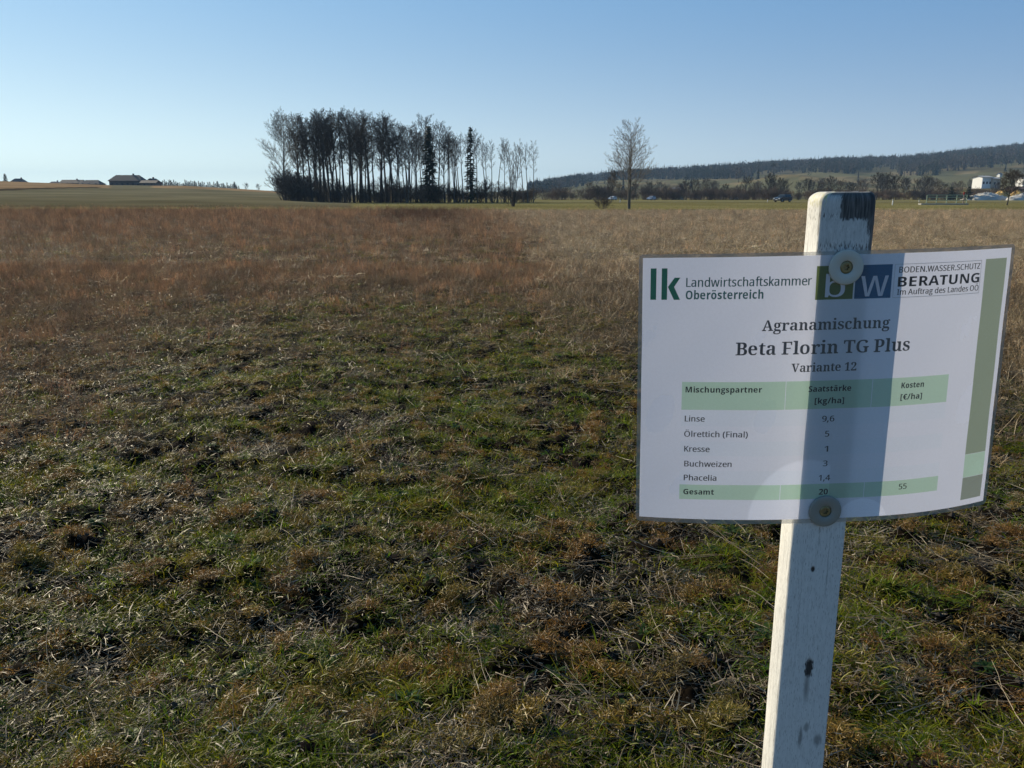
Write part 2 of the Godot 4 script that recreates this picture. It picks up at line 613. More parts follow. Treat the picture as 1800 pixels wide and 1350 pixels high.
func far_buildings() -> void:
	var dark := Color(0.12, 0.085, 0.07)
	house("long dark farmhouse with hipped roof on the left skyline", spot(-466, 470, -0.7), 0.1, 17.0, 11, 3.7, 2.9, Color(0.10, 0.085, 0.075), dark, 6, 0.16)
	house("low shed built onto the right end of the dark farmhouse", spot(-439.5, 466, -0.4), 0.1, 8, 8, 2.3, 1.1, Color(0.11, 0.10, 0.09), Color(0.15, 0.12, 0.10), 2, 0.0, false)
	house("small gabled roof peeping up right of the dark farmhouse", spot(-436, 520, 1.0), 1.3, 5, 9, 2.6, 2.6, Color(0.12, 0.11, 0.10), dark, 1)
	house("small hipped roof farthest left on the skyline beside the lone dark tree", spot(-599, 600, 4.6), 0.2, 9, 8, 1.6, 2.4, Color(0.18, 0.16, 0.15), dark, 2, 0.3)
	house("pale low roof second from the left on the skyline", spot(-579, 640, 4.4), 0.0, 10, 8, 1.6, 1.8, Color(0.22, 0.2, 0.18), Color(0.22, 0.17, 0.14), 2, 0.25, false)
	house("grey roof third from the left on the skyline", spot(-555, 620, 4.4), 0.3, 8, 8, 1.6, 1.8, Color(0.2, 0.19, 0.18), Color(0.14, 0.11, 0.1), 2, 0.3)
	house("long flat ridged roof on the skyline left of the hipped house", spot(-533, 600, 4.2), 0.0, 16, 9, 2.0, 2.1, Color(0.15, 0.13, 0.12), dark, 4, 0.05)
	house("hipped roof standing between the long flat roof and the dark farmhouse", spot(-510, 590, 3.6), 0.0, 14, 9, 1.8, 2.5, Color(0.16, 0.14, 0.12), dark, 3, 0.22, false)
	house("cream walled house with grey roof among the hedge trees behind the road", spot(201, 362, -0.2), -0.5, 4.6, 5.4, 3.0, 2.2, Color(0.72, 0.66, 0.5), Color(0.25, 0.25, 0.26), 2)
	house("small grey gabled hut in the hedge right of the cream house", spot(271, 350, 0.6), 1.2, 3.0, 3.4, 1.4, 1.3, Color(0.45, 0.43, 0.4), Color(0.42, 0.41, 0.4), 1, 0.0, false)
	house("white flat roofed house on the hillside left of the round brown tree", spot(571, 440, 1.2), 0.2, 6.0, 7, 4.6, 0.5, Color(0.8, 0.8, 0.78), Color(0.4, 0.4, 0.4), 3, 0.0, false)
	house("beige house wing next to the white flat roofed house", spot(583.5, 439, 0.9), 0.2, 4.6, 6, 4.2, 0.4, Color(0.55, 0.45, 0.36), Color(0.5, 0.48, 0.46), 2, 0.0, false)
	house("large white house at the right edge behind the round brown tree", spot(627, 440, 1.4), -0.1, 9, 8, 4.4, 0.5, Color(0.8, 0.8, 0.8), Color(0.62, 0.62, 0.62), 3, 0.0, false)
	house("dark red barn below the large white house at the right edge", spot(620, 392, 0.6), 0.0, 12, 6, 2.6, 0.9, Color(0.10, 0.05, 0.045), Color(0.12, 0.07, 0.06), 0, 0.0, false)
	house("tiny white chapel high on the slope above the white houses", spot(591, 900, 0.5), 0.3, 3, 4, 2.2, 1.6, Color(0.8, 0.8, 0.78), Color(0.3, 0.25, 0.22), 1)
	# sand heaps and the pale heaps along the yard
	var mound := func(label: String, category: String, at: Vector3, size: Vector3, m: Material):
		var b := Buf.new()
		for k in 13:
			for j in 24:
				var f := k / 12.0
				var aa := TAU * j / 24.0
				var w := 1.0 + 0.16 * sin(aa * 3.0 + size.x) + 0.09 * sin(aa * 7.0 + k) + 0.08 * sin(aa * 11.0 + k * 2.3)
				b.p(Vector3(cos(aa) * size.x * f * w, size.y * pow(1.0 - f, 0.45) * (0.9 + 0.14 * sin(aa * 5.0 + k * 0.7) + 0.1 * sin(aa * 9.0 + k * 2.9 + size.x)) - 0.15, sin(aa) * size.z * f * w))
		for k in 12:
			for j in 24:
				for q in [[k, j], [k + 1, j], [k + 1, j + 1], [k, j], [k + 1, j + 1], [k, j + 1]]:
					b.i.push_back(q[0] * 24 + q[1] % 24)
		var o := part(numbered("heap"), b.mesh(m, true, false), self)
		o.position = at
		tag(o, label, category)
	var pale := mat(Color(0.50, 0.48, 0.44), 0.9)
	var sand := mat(Color(0.55, 0.36, 0.12), 0.9)
	mound.call("long pale grey heap between the bridge rail and the round brown tree", "heap", spot(578, 300), Vector3(8.4, 3.0, 4), pale)
	mound.call("pale grey heap right of the round brown tree at the photo's right edge", "heap", spot(624, 296), Vector3(6.5, 2.7, 4), mat(Color(0.52, 0.50, 0.46), 0.9))
	mound.call("ochre sand heap left behind the trunk of the round brown tree", "heap", spot(598, 330, 1.2), Vector3(3.6, 2.9, 2.5), sand)
	mound.call("ochre sand heap right behind the trunk of the round brown tree", "heap", spot(616, 332, 1.2), Vector3(3.0, 2.8, 2.5), sand)


# ------------------------------------------------------------------ trees
func trees() -> void:
	var bark := mat(Color(0.06, 0.052, 0.045))
	var bark_pale := mat(Color(0.13, 0.115, 0.095))
	var twig := mat(Color(0.085, 0.07, 0.06))
	var twig_pale := mat(Color(0.14, 0.125, 0.10))
	var twig_brown := mat(Color(0.085, 0.065, 0.05))
	var needles := mat(Color(0.022, 0.034, 0.018), 0.7, Color(0.05, 0.05, 0.03), true)

	var top_crown := func(t): return 0.35 + 0.75 * sin(PI * clampf(t * 0.8 + 0.12, 0, 1))
	var alders := []
	for k in 6:
		alders.append(bare_tree(18.0, rnd(0.24, 0.32), {"n": [24, 8, 7, 7], "angle": [0.75, 0.75, 0.8, 0.8], "ratio": [0.19, 0.5, 0.5, 0.5], "first": [0.42, 0.5, 0.34, 0.55, 0.45, 0.38][k], "twig": 0.014, "lift": 0.5, "shape": top_crown}, bark, twig))
	var slim := []
	for k in 3:
		slim.append(bare_tree(15.0, rnd(0.13, 0.18), {"n": [15, 7, 6, 5], "angle": [0.65, 0.7, 0.8, 0.8], "ratio": [0.14, 0.5, 0.5, 0.5], "first": [0.55, 0.62, 0.5][k], "twig": 0.011, "lift": 0.4, "shape": top_crown}, bark_pale, twig))
	var willow := bare_tree(19.0, 0.32, {"n": [44, 12, 8, 7], "angle": [0.72, 0.6, 0.55, 0.5], "ratio": [0.34, 0.5, 0.5, 0.5], "first": 0.1, "twig": 0.012, "limb": 0.22, "lift": 0.42, "shape": func(t): return 0.55 + 0.55 * sin(PI * clampf(t, 0, 1)) - 0.1 * t}, bark_pale, twig_pale)
	var fork := bare_tree(16.0, 0.16, {"n": [14, 7, 5, 4], "angle": [0.6, 0.7, 0.8, 0.8], "ratio": [0.16, 0.5, 0.5, 0.5], "first": 0.4, "twig": 0.016, "lift": 0.5, "shape": top_crown}, bark_pale, twig, 2, 0.14)
	var many := bare_tree(8.6, 0.07, {"n": [11, 5, 5, 4], "angle": [0.5, 0.6, 0.7, 0.8], "ratio": [0.16, 0.5, 0.5, 0.5], "first": 0.3, "twig": 0.009, "lift": 0.5, "shape": func(t): return 1.0 - 0.55 * t}, bark, twig_pale, 5, 0.11)
	var lone := bare_tree(8.4, 0.12, {"n": [28, 10, 7, 4], "angle": [0.78, 0.7, 0.65, 0.6], "ratio": [0.46, 0.5, 0.5, 0.5], "first": 0.2, "twig": 0.0055, "limb": 0.32, "lift": 0.5, "shape": func(t): return 1.0 - 0.62 * t}, bark_pale, mat(Color(0.26, 0.215, 0.165)), 2, 0.09)
	var round_crown := bare_tree(5.0, 0.11, {"n": [34, 10, 8, 7], "angle": [1.0, 0.75, 0.8, 0.8], "ratio": [0.46, 0.5, 0.5, 0.5], "first": 0.28, "twig": 0.011, "lift": 0.4, "shape": func(t): return 0.55 + 0.6 * sin(PI * clampf(t, 0, 1)) - 0.3 * t}, bark, twig_brown)
	var hedge_trees := []
	for k in 4:
		hedge_trees.append(bare_tree(9.0, 0.15, {"n": [24, 8, 6, 5], "angle": [0.85, 0.7, 0.7, 0.8], "ratio": [0.42, 0.5, 0.5, 0.5], "first": 0.2, "twig": 0.026, "lift": 0.6, "shape": func(t): return 0.6 + 0.55 * sin(PI * clampf(t, 0, 1)) - 0.3 * t}, bark, [twig_brown, twig, twig_brown, mat(Color(0.11, 0.085, 0.065))][k]))
	var spruce := conifer(17.0, 2.6, 0.12, bark, needles)
	var thin_spruce := conifer(17.0, 1.55, 0.42, bark, needles)

	# the dark grove, from left to right: bearing, distance, height, kind
	plant(willow, "willow_tree", "tall pale feathery willow at the left end of the dark grove", "tree", spot(-277, 172), 0.4, Vector3(0.92, 0.86, 0.92))
	var g := "tall bare trees of the dark grove"
	var l := ""
	var nth := 0
	for q in in_order([[-244, 172, 16.4], [-230, 176, 18.4], [-221, 170, 17.6], [-204, 175, 18.6], [-192, 172, 18.0], [-173, 178, 18.4], [-161, 172, 17.4], [-153, 178, 17.2], [-146, 171, 16.4], [-238, 186, 17.5], [-212, 190, 18.8], [-198, 194, 19.5], [-182, 188, 17.2], [-168, 193, 18.2], [-226, 198, 19.0], [-186, 182, 18.3], [-252, 181, 14.5], [-216, 181, 17.4]]):
		nth += 1
		l = "tall dark bare tree in the grove's left half, %s from left" % ordinal(nth)
		plant(alders[rng.randi() % 6], "alder_tree", l, "tree", spot(q[0], q[1]), rnd(0, TAU), Vector3(1, 1, 1) * (q[2] / 18.0), g)
	l = "bare tree half hidden behind the grove's front trees"
	for k in 24:
		plant(alders[rng.randi() % 6], "alder_tree", l, "tree", spot(rnd(-262, -140), rnd(174, 204)), rnd(0, TAU), Vector3(1, 1, 1) * rnd(0.78, 1.02), g)
	nth = 0
	for q in in_order([[-136, 174, 15.6], [-115, 172, 15.8], [-103, 182, 18.2], [-90, 174, 16.0], [-82, 171, 15.0], [-124, 186, 16.2], [-97, 190, 16.0], [-110, 191, 15.2]]):
		nth += 1
		l = "bare slender tree around the dark spruce, %s from the left" % ordinal(nth)
		plant(alders[rng.randi() % 6], "alder_tree", l, "tree", spot(q[0], q[1]), rnd(0, TAU), Vector3(0.9, 1, 0.9) * (q[2] / 18.0), g)
	plant(fork, "forked_tree", "bare tree whose pale trunk forks low down left of the dark spruce", "tree", spot(-128, 168), 0.2, Vector3.ONE * 0.96)
	plant(spruce, "spruce_tree", "broad dark evergreen spruce in the middle of the grove", "tree", spot(-100, 170), 0.0, Vector3(1, 0.93, 1))
	plant(thin_spruce, "spruce_tree", "narrow ragged spruce at the thin right end of the grove", "tree", spot(-50, 170), 1.0, Vector3(1, 0.92, 1))
	nth = 0
	for q in in_order([[-71, 172, 13.6], [-67, 178, 13.6], [-60, 172, 14.0], [-55, 180, 14.6], [-42, 172, 13.8], [-32, 174, 13.2], [-24, 176, 12.8], [-18, 171, 12.9], [-9, 174, 11.8], [-1, 171, 12.2], [14, 175, 12.0], [19, 170, 11.8], [26, 172, 12.4], [-78, 184, 14.4], [-64, 186, 14.6]]):
		nth += 1
		l = "thin bare tree at the grove's sparse right end, %s from left" % ordinal(nth)
		plant(slim[rng.randi() % 3], "slender_tree", l, "tree", spot(q[0], q[1]), rnd(0, TAU), Vector3(1, 1, 1) * (q[2] / 15.0), "thin trees at the right end of the grove")
	l = "thin bare tree standing behind others at the grove's right half"
	for k in 18:
		plant(slim[rng.randi() % 3], "slender_tree", l, "tree", spot(rnd(-150, -28), rnd(178, 200)), rnd(0, TAU), Vector3(1, 1, 1) * rnd(0.84, 1.08), "thin trees at the right end of the grove")
	plant(many, "multi_stemmed_tree", "small bare tree of several stems standing alone in front of the grove's right end", "tree", spot(2, 105), 0.3, Vector3.ONE)
	plant(lone, "lone_tree", "lone bare tree with twin stems on the meadow left of the sign", "tree", spot(143.5, 84), 1.75, Vector3(1, 0.99, 1))
	plant(round_crown, "round_tree", "small round brown tree on a short dark trunk at the right edge", "tree", spot(605, 122), 0.3, Vector3.ONE * 1.0)
	plant(hedge_trees[1], "bare_tree", "small bare tree just behind the lone twin stemmed tree", "tree", spot(121, 200), 0.3, Vector3(0.6, 0.83, 0.6))

	var bush := shrub_mesh(26, 1.25, 1.0, 0.006, [6, 5, 4]).mesh(twig_brown, false, false)
	var o := part("shrub", bush, self)
	o.position = spot(111, 84)
	tag(o, "low brown bare shrub left of the lone tree's foot", "shrub")
	var low := shrub_mesh(8, 0.7, 0.5, 0.006, [6, 5, 4]).mesh(twig_brown, false, false)
	o = part(numbered("low_shrub"), low, self)
	o.position = spot(-1, 104)
	tag(o, "tuft of twigs at the foot of the several stemmed tree", "shrub")

	# row of trees behind the road: bearing, top height in the picture's terms, distance
	nth = 0
	for q in in_order([[92, 340, 7.0], [104, 330, 5.5], [119, 350, 8.5], [133, 345, 6.5], [152, 345, 6.6], [168, 350, 7.2], [189, 335, 5.6], [205, 340, 6.0], [213, 345, 7.5], [222, 340, 8.0], [234, 350, 8.4], [247, 345, 7.0], [258, 350, 6.4], [284, 345, 9.0], [296, 350, 7.0], [310, 340, 10.2], [317, 345, 8.6], [327, 335, 8.4], [333, 345, 7.8], [361, 350, 8.6], [374, 350, 7.2], [388, 345, 9.2], [399, 350, 7.8], [411, 345, 7.0], [426, 350, 8.0], [445, 340, 10.4], [454, 345, 10.6], [461, 350, 8.8], [468, 345, 10.0], [478, 350, 9.0], [490, 345, 8.0], [501, 340, 9.4], [508, 350, 8.4], [516, 345, 7.6], [528, 350, 6.6], [546, 350, 7.4], [590, 340, 6.6], [632, 330, 7.0]]):
		nth += 1
		l = "bare brownish hedge tree behind the road, %s from the left" % ordinal(nth)
		plant(hedge_trees[rng.randi() % 4], "bare_tree", l, "tree", spot(q[0], q[1]), rnd(0, TAU), Vector3(1, 1, 1) * (q[2] / 9.0), "bare trees along the hedge behind the road")
	nth = 0
	for q in in_order([[351, 470, 9], [366, 520, 10], [377, 500, 11], [415, 540, 9], [431, 490, 10], [452, 560, 12], [480, 600, 11], [538, 520, 9], [556, 560, 10], [575, 600, 12], [610, 560, 12], [246, 520, 10], [228, 560, 9], [206, 540, 9], [180, 560, 10], [300, 560, 10], [322, 520, 9], [498, 540, 12], [512, 580, 11], [150, 560, 9]]):
		nth += 1
		l = "bare tree on the lower hill slope, %s from the left" % ordinal(nth)
		plant(hedge_trees[rng.randi() % 4], "bare_tree", l, "tree", spot(q[0], q[1]), rnd(0, TAU), Vector3(1, 1, 1) * (q[2] / 9.0), "bare trees on the lower slope")

	var ever := conifer(5.4, 2.6, 0.05, bark, mat(Color(0.03, 0.036, 0.018), 0.8, Color(0.04, 0.04, 0.02), true))
	plant(ever, "evergreen_bush", "broad dark evergreen bush behind the bridge rail's left half", "bush", spot(535, 300), 0.0, Vector3(1.05, 1.0, 1))
	plant(ever, "evergreen_bush", "dark evergreen bush behind the bridge rail's right end", "bush", spot(556, 300), 2.0, Vector3(0.95, 1.02, 1))
	plant(ever, "evergreen_bush", "low dark evergreen bush in the hedge right above the post", "bush", spot(370, 340), 1.0, Vector3(0.9, 0.75, 1))

	# skyline at the far left
	plant(conifer(9.0, 2.2, 0.05, bark, needles), "skyline_tree", "lone dark tree at the far left of the skyline", "tree", spot(-615, 520, 0.4), 0, Vector3(1, 0.85, 1))
	l = "small dark conifer in the row along the left skyline"
	for k in 42:
		var b := -427.0 + k * 2.3
		plant(thin_spruce if k % 3 else spruce, "skyline_conifer", l, "tree", spot(b, 560.0 + rnd(-12, 12), 1.2 - 0.02 * k), rnd(0, TAU), Vector3(0.75, rnd(0.25, 0.42), 0.75), "conifers in a row on the left skyline")
	for q in [[-324, 5.6, "small leafless tree with round crown on the skyline left of the grove"], [-336, 4.5, "thin leafless tree at the right end of the skyline conifer row"], [-308, 5.4, "leafless skyline tree nearest to the grove"], [-417, 6.2, "leafless tree rising out of the skyline conifer row"], [-470, 8.6, "bare treetop rising behind the dark farmhouse roof"]]:
		plant(hedge_trees[1], "skyline_tree", q[2], "tree", spot(q[0], 540), rnd(0, TAU), Vector3(1, 1, 1) * (q[1] / 9.0))

	# tangled undergrowth nobody could count: under the grove and along the hedge
	var under := stuff("undergrowth", "tangled leafless undergrowth under the grove and along the hedge")
	var kinds := []
	for k in 3:
		kinds.append(shrub_mesh(13, 3.2, 1.7, 0.016, [6, 5, 4]).mesh(mat(Color(0.085, 0.068, 0.055), 0.95, Color.BLACK, true)))
	var place := func(n: int, lo: float, hi: float, d0: float, d1: float, tall: Callable, tint: Color):
		var at := [[], [], []]
		for k in n:
			var b := rnd(lo, hi)
			var s: float = tall.call(b) / 3.2 * rnd(0.7, 1.15)
			at[k % 3].append(Transform3D(Basis(Vector3.UP, rnd(0, TAU)).scaled(Vector3(maxf(s, 0.6), s, maxf(s, 0.6))), spot(b, rnd(d0, d1))))
		for q in 3:
			var mm := MultiMesh.new()
			mm.transform_format = MultiMesh.TRANSFORM_3D
			mm.use_colors = true
			mm.mesh = kinds[q]
			mm.instance_count = at[q].size()
			for k in at[q].size():
				mm.set_instance_transform(k, at[q][k])
				mm.set_instance_color(k, tint * rnd(0.75, 1.3))
			var mi := MultiMeshInstance3D.new()
			mi.name = "undergrowth"
			mi.multimesh = mm
			under.add_child(mi, true)
			tag(mi, "", "", "", "stuff")
	place.call(60, -276.0, -150.0, 164.0, 192.0, func(b): return lerpf(6.6, 3.2, clampf((b + 268.0) / 90.0, 0, 1)) * rnd(0.3, 1.25), Color.WHITE)
	place.call(55, -150.0, 30.0, 166.0, 190.0, func(b): return rnd(1.6, 4.6), Color(1.5, 1.35, 1.2))
	place.call(170, 40.0, 330.0, 330.0, 356.0, func(b): return rnd(2.2, 5.6), Color(1.7, 1.45, 1.25))
	place.call(170, 330.0, 660.0, 335.0, 358.0, func(b): return rnd(1.8, 5.0), Color(2.0, 1.65, 1.35))


# ------------------------------------------------------------------ cars, posts, bridge rail
func car(label: String, at: Vector3, turn: float, paint: Color, tall: float) -> void:
	var o := thing("car", label, "car", at, turn)
	# x is forward; lower body, then the tapered cabin
	var b := Buf.new()
	var prof := [Vector2(-2.15, 0.35), Vector2(-2.2, 0.75), Vector2(-2.1, 1.0 * tall / 1.6), Vector2(0.95, 1.0 * tall / 1.6), Vector2(1.85, 0.88 * tall / 1.6), Vector2(2.15, 0.7), Vector2(2.18, 0.38), Vector2(1.9, 0.28), Vector2(-1.9, 0.28)]
	var ring := func(pr: Array, w0: float, w1: float, ylo: float, yhi: float):
		for s in [-1.0, 1.0]:
			var cen := Vector2.ZERO
			for q in pr: cen += q / pr.size()
			for k in pr.size():
				var a: Vector2 = pr[k]
				var c: Vector2 = pr[(k + 1) % pr.size()]
				var wa := lerpf(w0, w1, (a.y - ylo) / (yhi - ylo))
				var wc := lerpf(w0, w1, (c.y - ylo) / (yhi - ylo))
				b.tri(Vector3(a.x, a.y, s * wa), Vector3(c.x, c.y, s * wc), Vector3(cen.x, cen.y, s * lerpf(w0, w1, (cen.y - ylo) / (yhi - ylo))))
				if s > 0: b.quad(Vector3(a.x, a.y, -wa), Vector3(a.x, a.y, wa), Vector3(c.x, c.y, wc), Vector3(c.x, c.y, -wc))
	ring.call(prof, 0.86, 0.90, 0.28, 1.0)
	var base_y := 1.0 * tall / 1.6
	var cabin := [Vector2(-2.05, base_y), Vector2(-1.75, tall), Vector2(0.15, tall), Vector2(0.9, base_y)]
	ring.call(cabin, 0.86, 0.66, base_y, tall)
	var body_m := mat(paint, 0.25)
	body_m.clearcoat_enabled = true
	body_m.clearcoat = 0.6
	part("body", b.mesh(body_m, false, false), o)
	var glass := mat(Color(0.02, 0.025, 0.03), 0.08)
	var pane := func(x0: float, x1: float, s: float):
		var wq := Buf.new()
		var y0 := base_y + 0.06
		var y1 := tall - 0.08
		var z0 := s * 0.862
		var z1 := s * 0.69
		wq.quad(Vector3(x0, y0, z0), Vector3(x0 + (0.22 if x0 < -1.0 else 0.0), y1, z1), Vector3(x1 - (0.62 if x1 > 0.3 else 0.0), y1, z1), Vector3(x1, y0, z0))
		part("window", wq.mesh(glass, false, false), o)
	for s in [-1.0, 1.0]:
		pane.call(-1.9, -0.65, s)
		pane.call(-0.6, 0.78, s)
	var ws := Buf.new()
	ws.quad(Vector3(0.9, base_y + 0.05, -0.76), Vector3(0.24, tall - 0.08, -0.62), Vector3(0.24, tall - 0.08, 0.62), Vector3(0.9, base_y + 0.05, 0.76))
	part("windscreen", ws.mesh(glass, false, false), o)
	for x in [-1.35, 1.35]:
		for s in [-1.0, 1.0]:
			var wl := Buf.new()
			var rm := Buf.new()
			for k in 24:
				var a0 := TAU * k / 14.0
				var a1 := TAU * (k + 1) / 14.0
				var p0 := Vector3(x + 0.34 * cos(a0), 0.34 + 0.34 * sin(a0), s * 0.70)
				var p1 := Vector3(x + 0.34 * cos(a1), 0.34 + 0.34 * sin(a1), s * 0.70)
				wl.quad(p0, p1, p1 + Vector3(0, 0, s * 0.22), p0 + Vector3(0, 0, s * 0.22))
				wl.tri(p0 + Vector3(0, 0, s * 0.22), p1 + Vector3(0, 0, s * 0.22), Vector3(x, 0.34, s * 0.92))
				rm.tri(Vector3(x + 0.2 * cos(a0), 0.34 + 0.2 * sin(a0), s * 0.925), Vector3(x + 0.2 * cos(a1), 0.34 + 0.2 * sin(a1), s * 0.925), Vector3(x, 0.34, s * 0.94))
			var tyre := part("wheel", wl.mesh(mat(Color(0.02, 0.02, 0.02)), false, false), o)
			part("rim", rm.mesh(mat(Color(0.45, 0.45, 0.46), 0.35), false, false), tyre)
	for s in [-1.0, 1.0]:
		var hl := Buf.new()
		hl.box(Vector3(1.98, 0.62, s * 0.68 - 0.16), Vector3(2.19, 0.82, s * 0.68 + 0.16))
		part("headlight", hl.mesh(mat(Color(0.75, 0.77, 0.8), 0.1), false, false), o)
	var pl := Buf.new()
	pl.box(Vector3(2.1, 0.42, -0.26), Vector3(2.2, 0.54, 0.26))
	part("number_plate", pl.mesh(mat(Color(0.75, 0.75, 0.75)), false, false), o)


func roadside() -> void:
	var lift := 0.135
	car("dark blue car driving on the road behind the sign post", Vector3(59.0, lift, -178.6), deg_to_rad(216), Color(0.015, 0.02, 0.03), 1.62)
	car("white car at the left, half hidden behind the shrub on the far road", Vector3(36.9, 0.02, -301.0), deg_to_rad(238), Color(0.75, 0.76, 0.78), 1.45)
	car("pale blue grey car on the road right of the lone tree", Vector3(51.2, 0.02, -301.0), deg_to_rad(235), Color(0.42, 0.47, 0.58), 1.5)

	var white := mat(Color(0.75, 0.75, 0.73), 0.6)
	var post := func(label: String, at: Vector3, h: float):
		var o := thing("delineator_post", label, "road post", at)
		var b := Buf.new()
		b.box(Vector3(-0.06, -0.2, -0.05), Vector3(0.06, h * 0.78, 0.05))
		b.quad(Vector3(-0.06, h, 0.05), Vector3(0.06, h * 0.94, 0.05), Vector3(0.06, h * 0.86, 0.05), Vector3(-0.06, h * 0.86, 0.05))
		b.box(Vector3(-0.06, h * 0.86, -0.05), Vector3(0.06, h * 0.96, 0.048))
		part("post", b.mesh(white, false, false), o)
		var k := Buf.new()
		k.box(Vector3(-0.061, h * 0.78, -0.051), Vector3(0.061, h * 0.86, 0.051))
		part("black_band", k.mesh(mat(Color(0.02, 0.02, 0.02)), false, false), o)
	post.call("white road post standing alone in the meadow right of the sign post", spot(465, 122), 0.85)
	post.call("tiny white road post farther back left of the bridge rail", spot(497, 190), 0.6)
	post.call("tiny white road post on the meadow left of the dark car", spot(312, 185), 0.7)
	post.call("tiny white road post between the shrub and the lone tree", spot(132, 180), 0.8)

	# bridge rail with its concrete edge
	var o := thing("bridge_railing", "pale green metal bridge rail with three bars at the meadow's right end", "railing", spot(530.5, 130))
	var slab := Buf.new()
	slab.box(Vector3(-4.2, -0.1, -0.5), Vector3(3.3, 0.2, 0.5))
	part("concrete_edge", slab.mesh(mat(Color(0.36, 0.35, 0.32)), false, false), o)
	var green := mat(Color(0.25, 0.33, 0.24), 0.6)
	for y in [1.48, 1.14, 0.68]:
		var b := Buf.new()
		b.tube(PackedVector3Array([Vector3(-3.15, y, 0), Vector3(3.25, y, 0.0)]), PackedFloat32Array([0.05, 0.05]), 8)
		part("rail_bar", b.mesh(green, false, false), o)
	for k in 5:
		var b := Buf.new()
		b.box(Vector3(-3.2 + k * 1.59, 0.19, -0.045), Vector3(-3.11 + k * 1.59, 1.5, 0.045))
		part("rail_post", b.mesh(green, false, false), o)
	var mk := thing("marker_post", "small red marker post at the right end of the bridge rail", "marker post", spot(551, 133))
	var mb := Buf.new()
	mb.box(Vector3(-0.05, -0.2, -0.05), Vector3(0.05, 1.55, 0.05))
	part("post", mb.mesh(mat(Color(0.25, 0.2, 0.18)), false, false), mk)
	var mr := Buf.new()
	mr.box(Vector3(-0.12, 1.55, -0.03), Vector3(0.12, 2.0, 0.03))
	part("red_plate", mr.mesh(mat(Color(0.45, 0.04, 0.03)), false, false), mk)


func hill_forest() -> void:
	var f := stuff("forest", "dense forest covering the hill ridge")
	var meshes := []
	for k in 5:
		var b := Buf.new()
		if k < 2:
			for j in 46:
				var t := rng.randf()
				var a := rnd(0, TAU)
				var r := 2.4 * (1.0 - t) + 0.15
				var y := 15.0 * t
				var g := rnd(0.6, 1.4)
				b.col = Color(g, g, g)
				b.tri(Vector3(0, y + 2.0, 0), Vector3(cos(a) * r, y - 0.8, sin(a) * r), Vector3(cos(a + 0.9) * r, y - 0.8, sin(a + 0.9) * r))
		else:
			for j in 70:
				var dv := Vector3(rnd(-1, 1), rnd(-1, 1), rnd(-1, 1)).limit_length(1.0)
				var at := Vector3(dv.x * 3.2, 8.0 + dv.y * 5.0, dv.z * 3.2)
				var g := rnd(0.6, 1.4)
				b.col = Color(g, g, g)
				b.tri(at, at + Vector3(rnd(-1, 1), rnd(0.2, 1.6), rnd(-1, 1)), at + Vector3(rnd(-1, 1), rnd(0.2, 1.6), rnd(-1, 1)))
			b.tube(PackedVector3Array([Vector3.ZERO, Vector3(0, 9, 0)]), PackedFloat32Array([0.3, 0.1]), 3)
		meshes.append(b.mesh(mat(Color.WHITE, 0.95, Color.BLACK, true)))
	var dense := noise(31, 0.006, 2)
	var where := func(x: float, z: float) -> float:
		var b := 1000.0 * x / -z
		if b < 20.0: return 0.0
		var y := 346.0 - (height(x, z) - 1.2) / -z * 1481.0
		if y < curve_at(forest_foot, b): return 1.0
		return 0.02 if dense.get_noise_2d(x, z) > 0.12 else 0.0
	var look := func(x: float, z: float) -> Color:
		var n := dense.get_noise_2d(x * 1.5, z * 1.5)
		return (Color(0.026, 0.034, 0.024) if n > -0.05 else Color(0.075, 0.06, 0.05)) * rnd(0.75, 1.25)
	scatter(f, "forest", meshes, 30000, 800.0, 2050.0, 0.0, 0.72, where, look, Vector2(0.75, 1.15), 0.04)


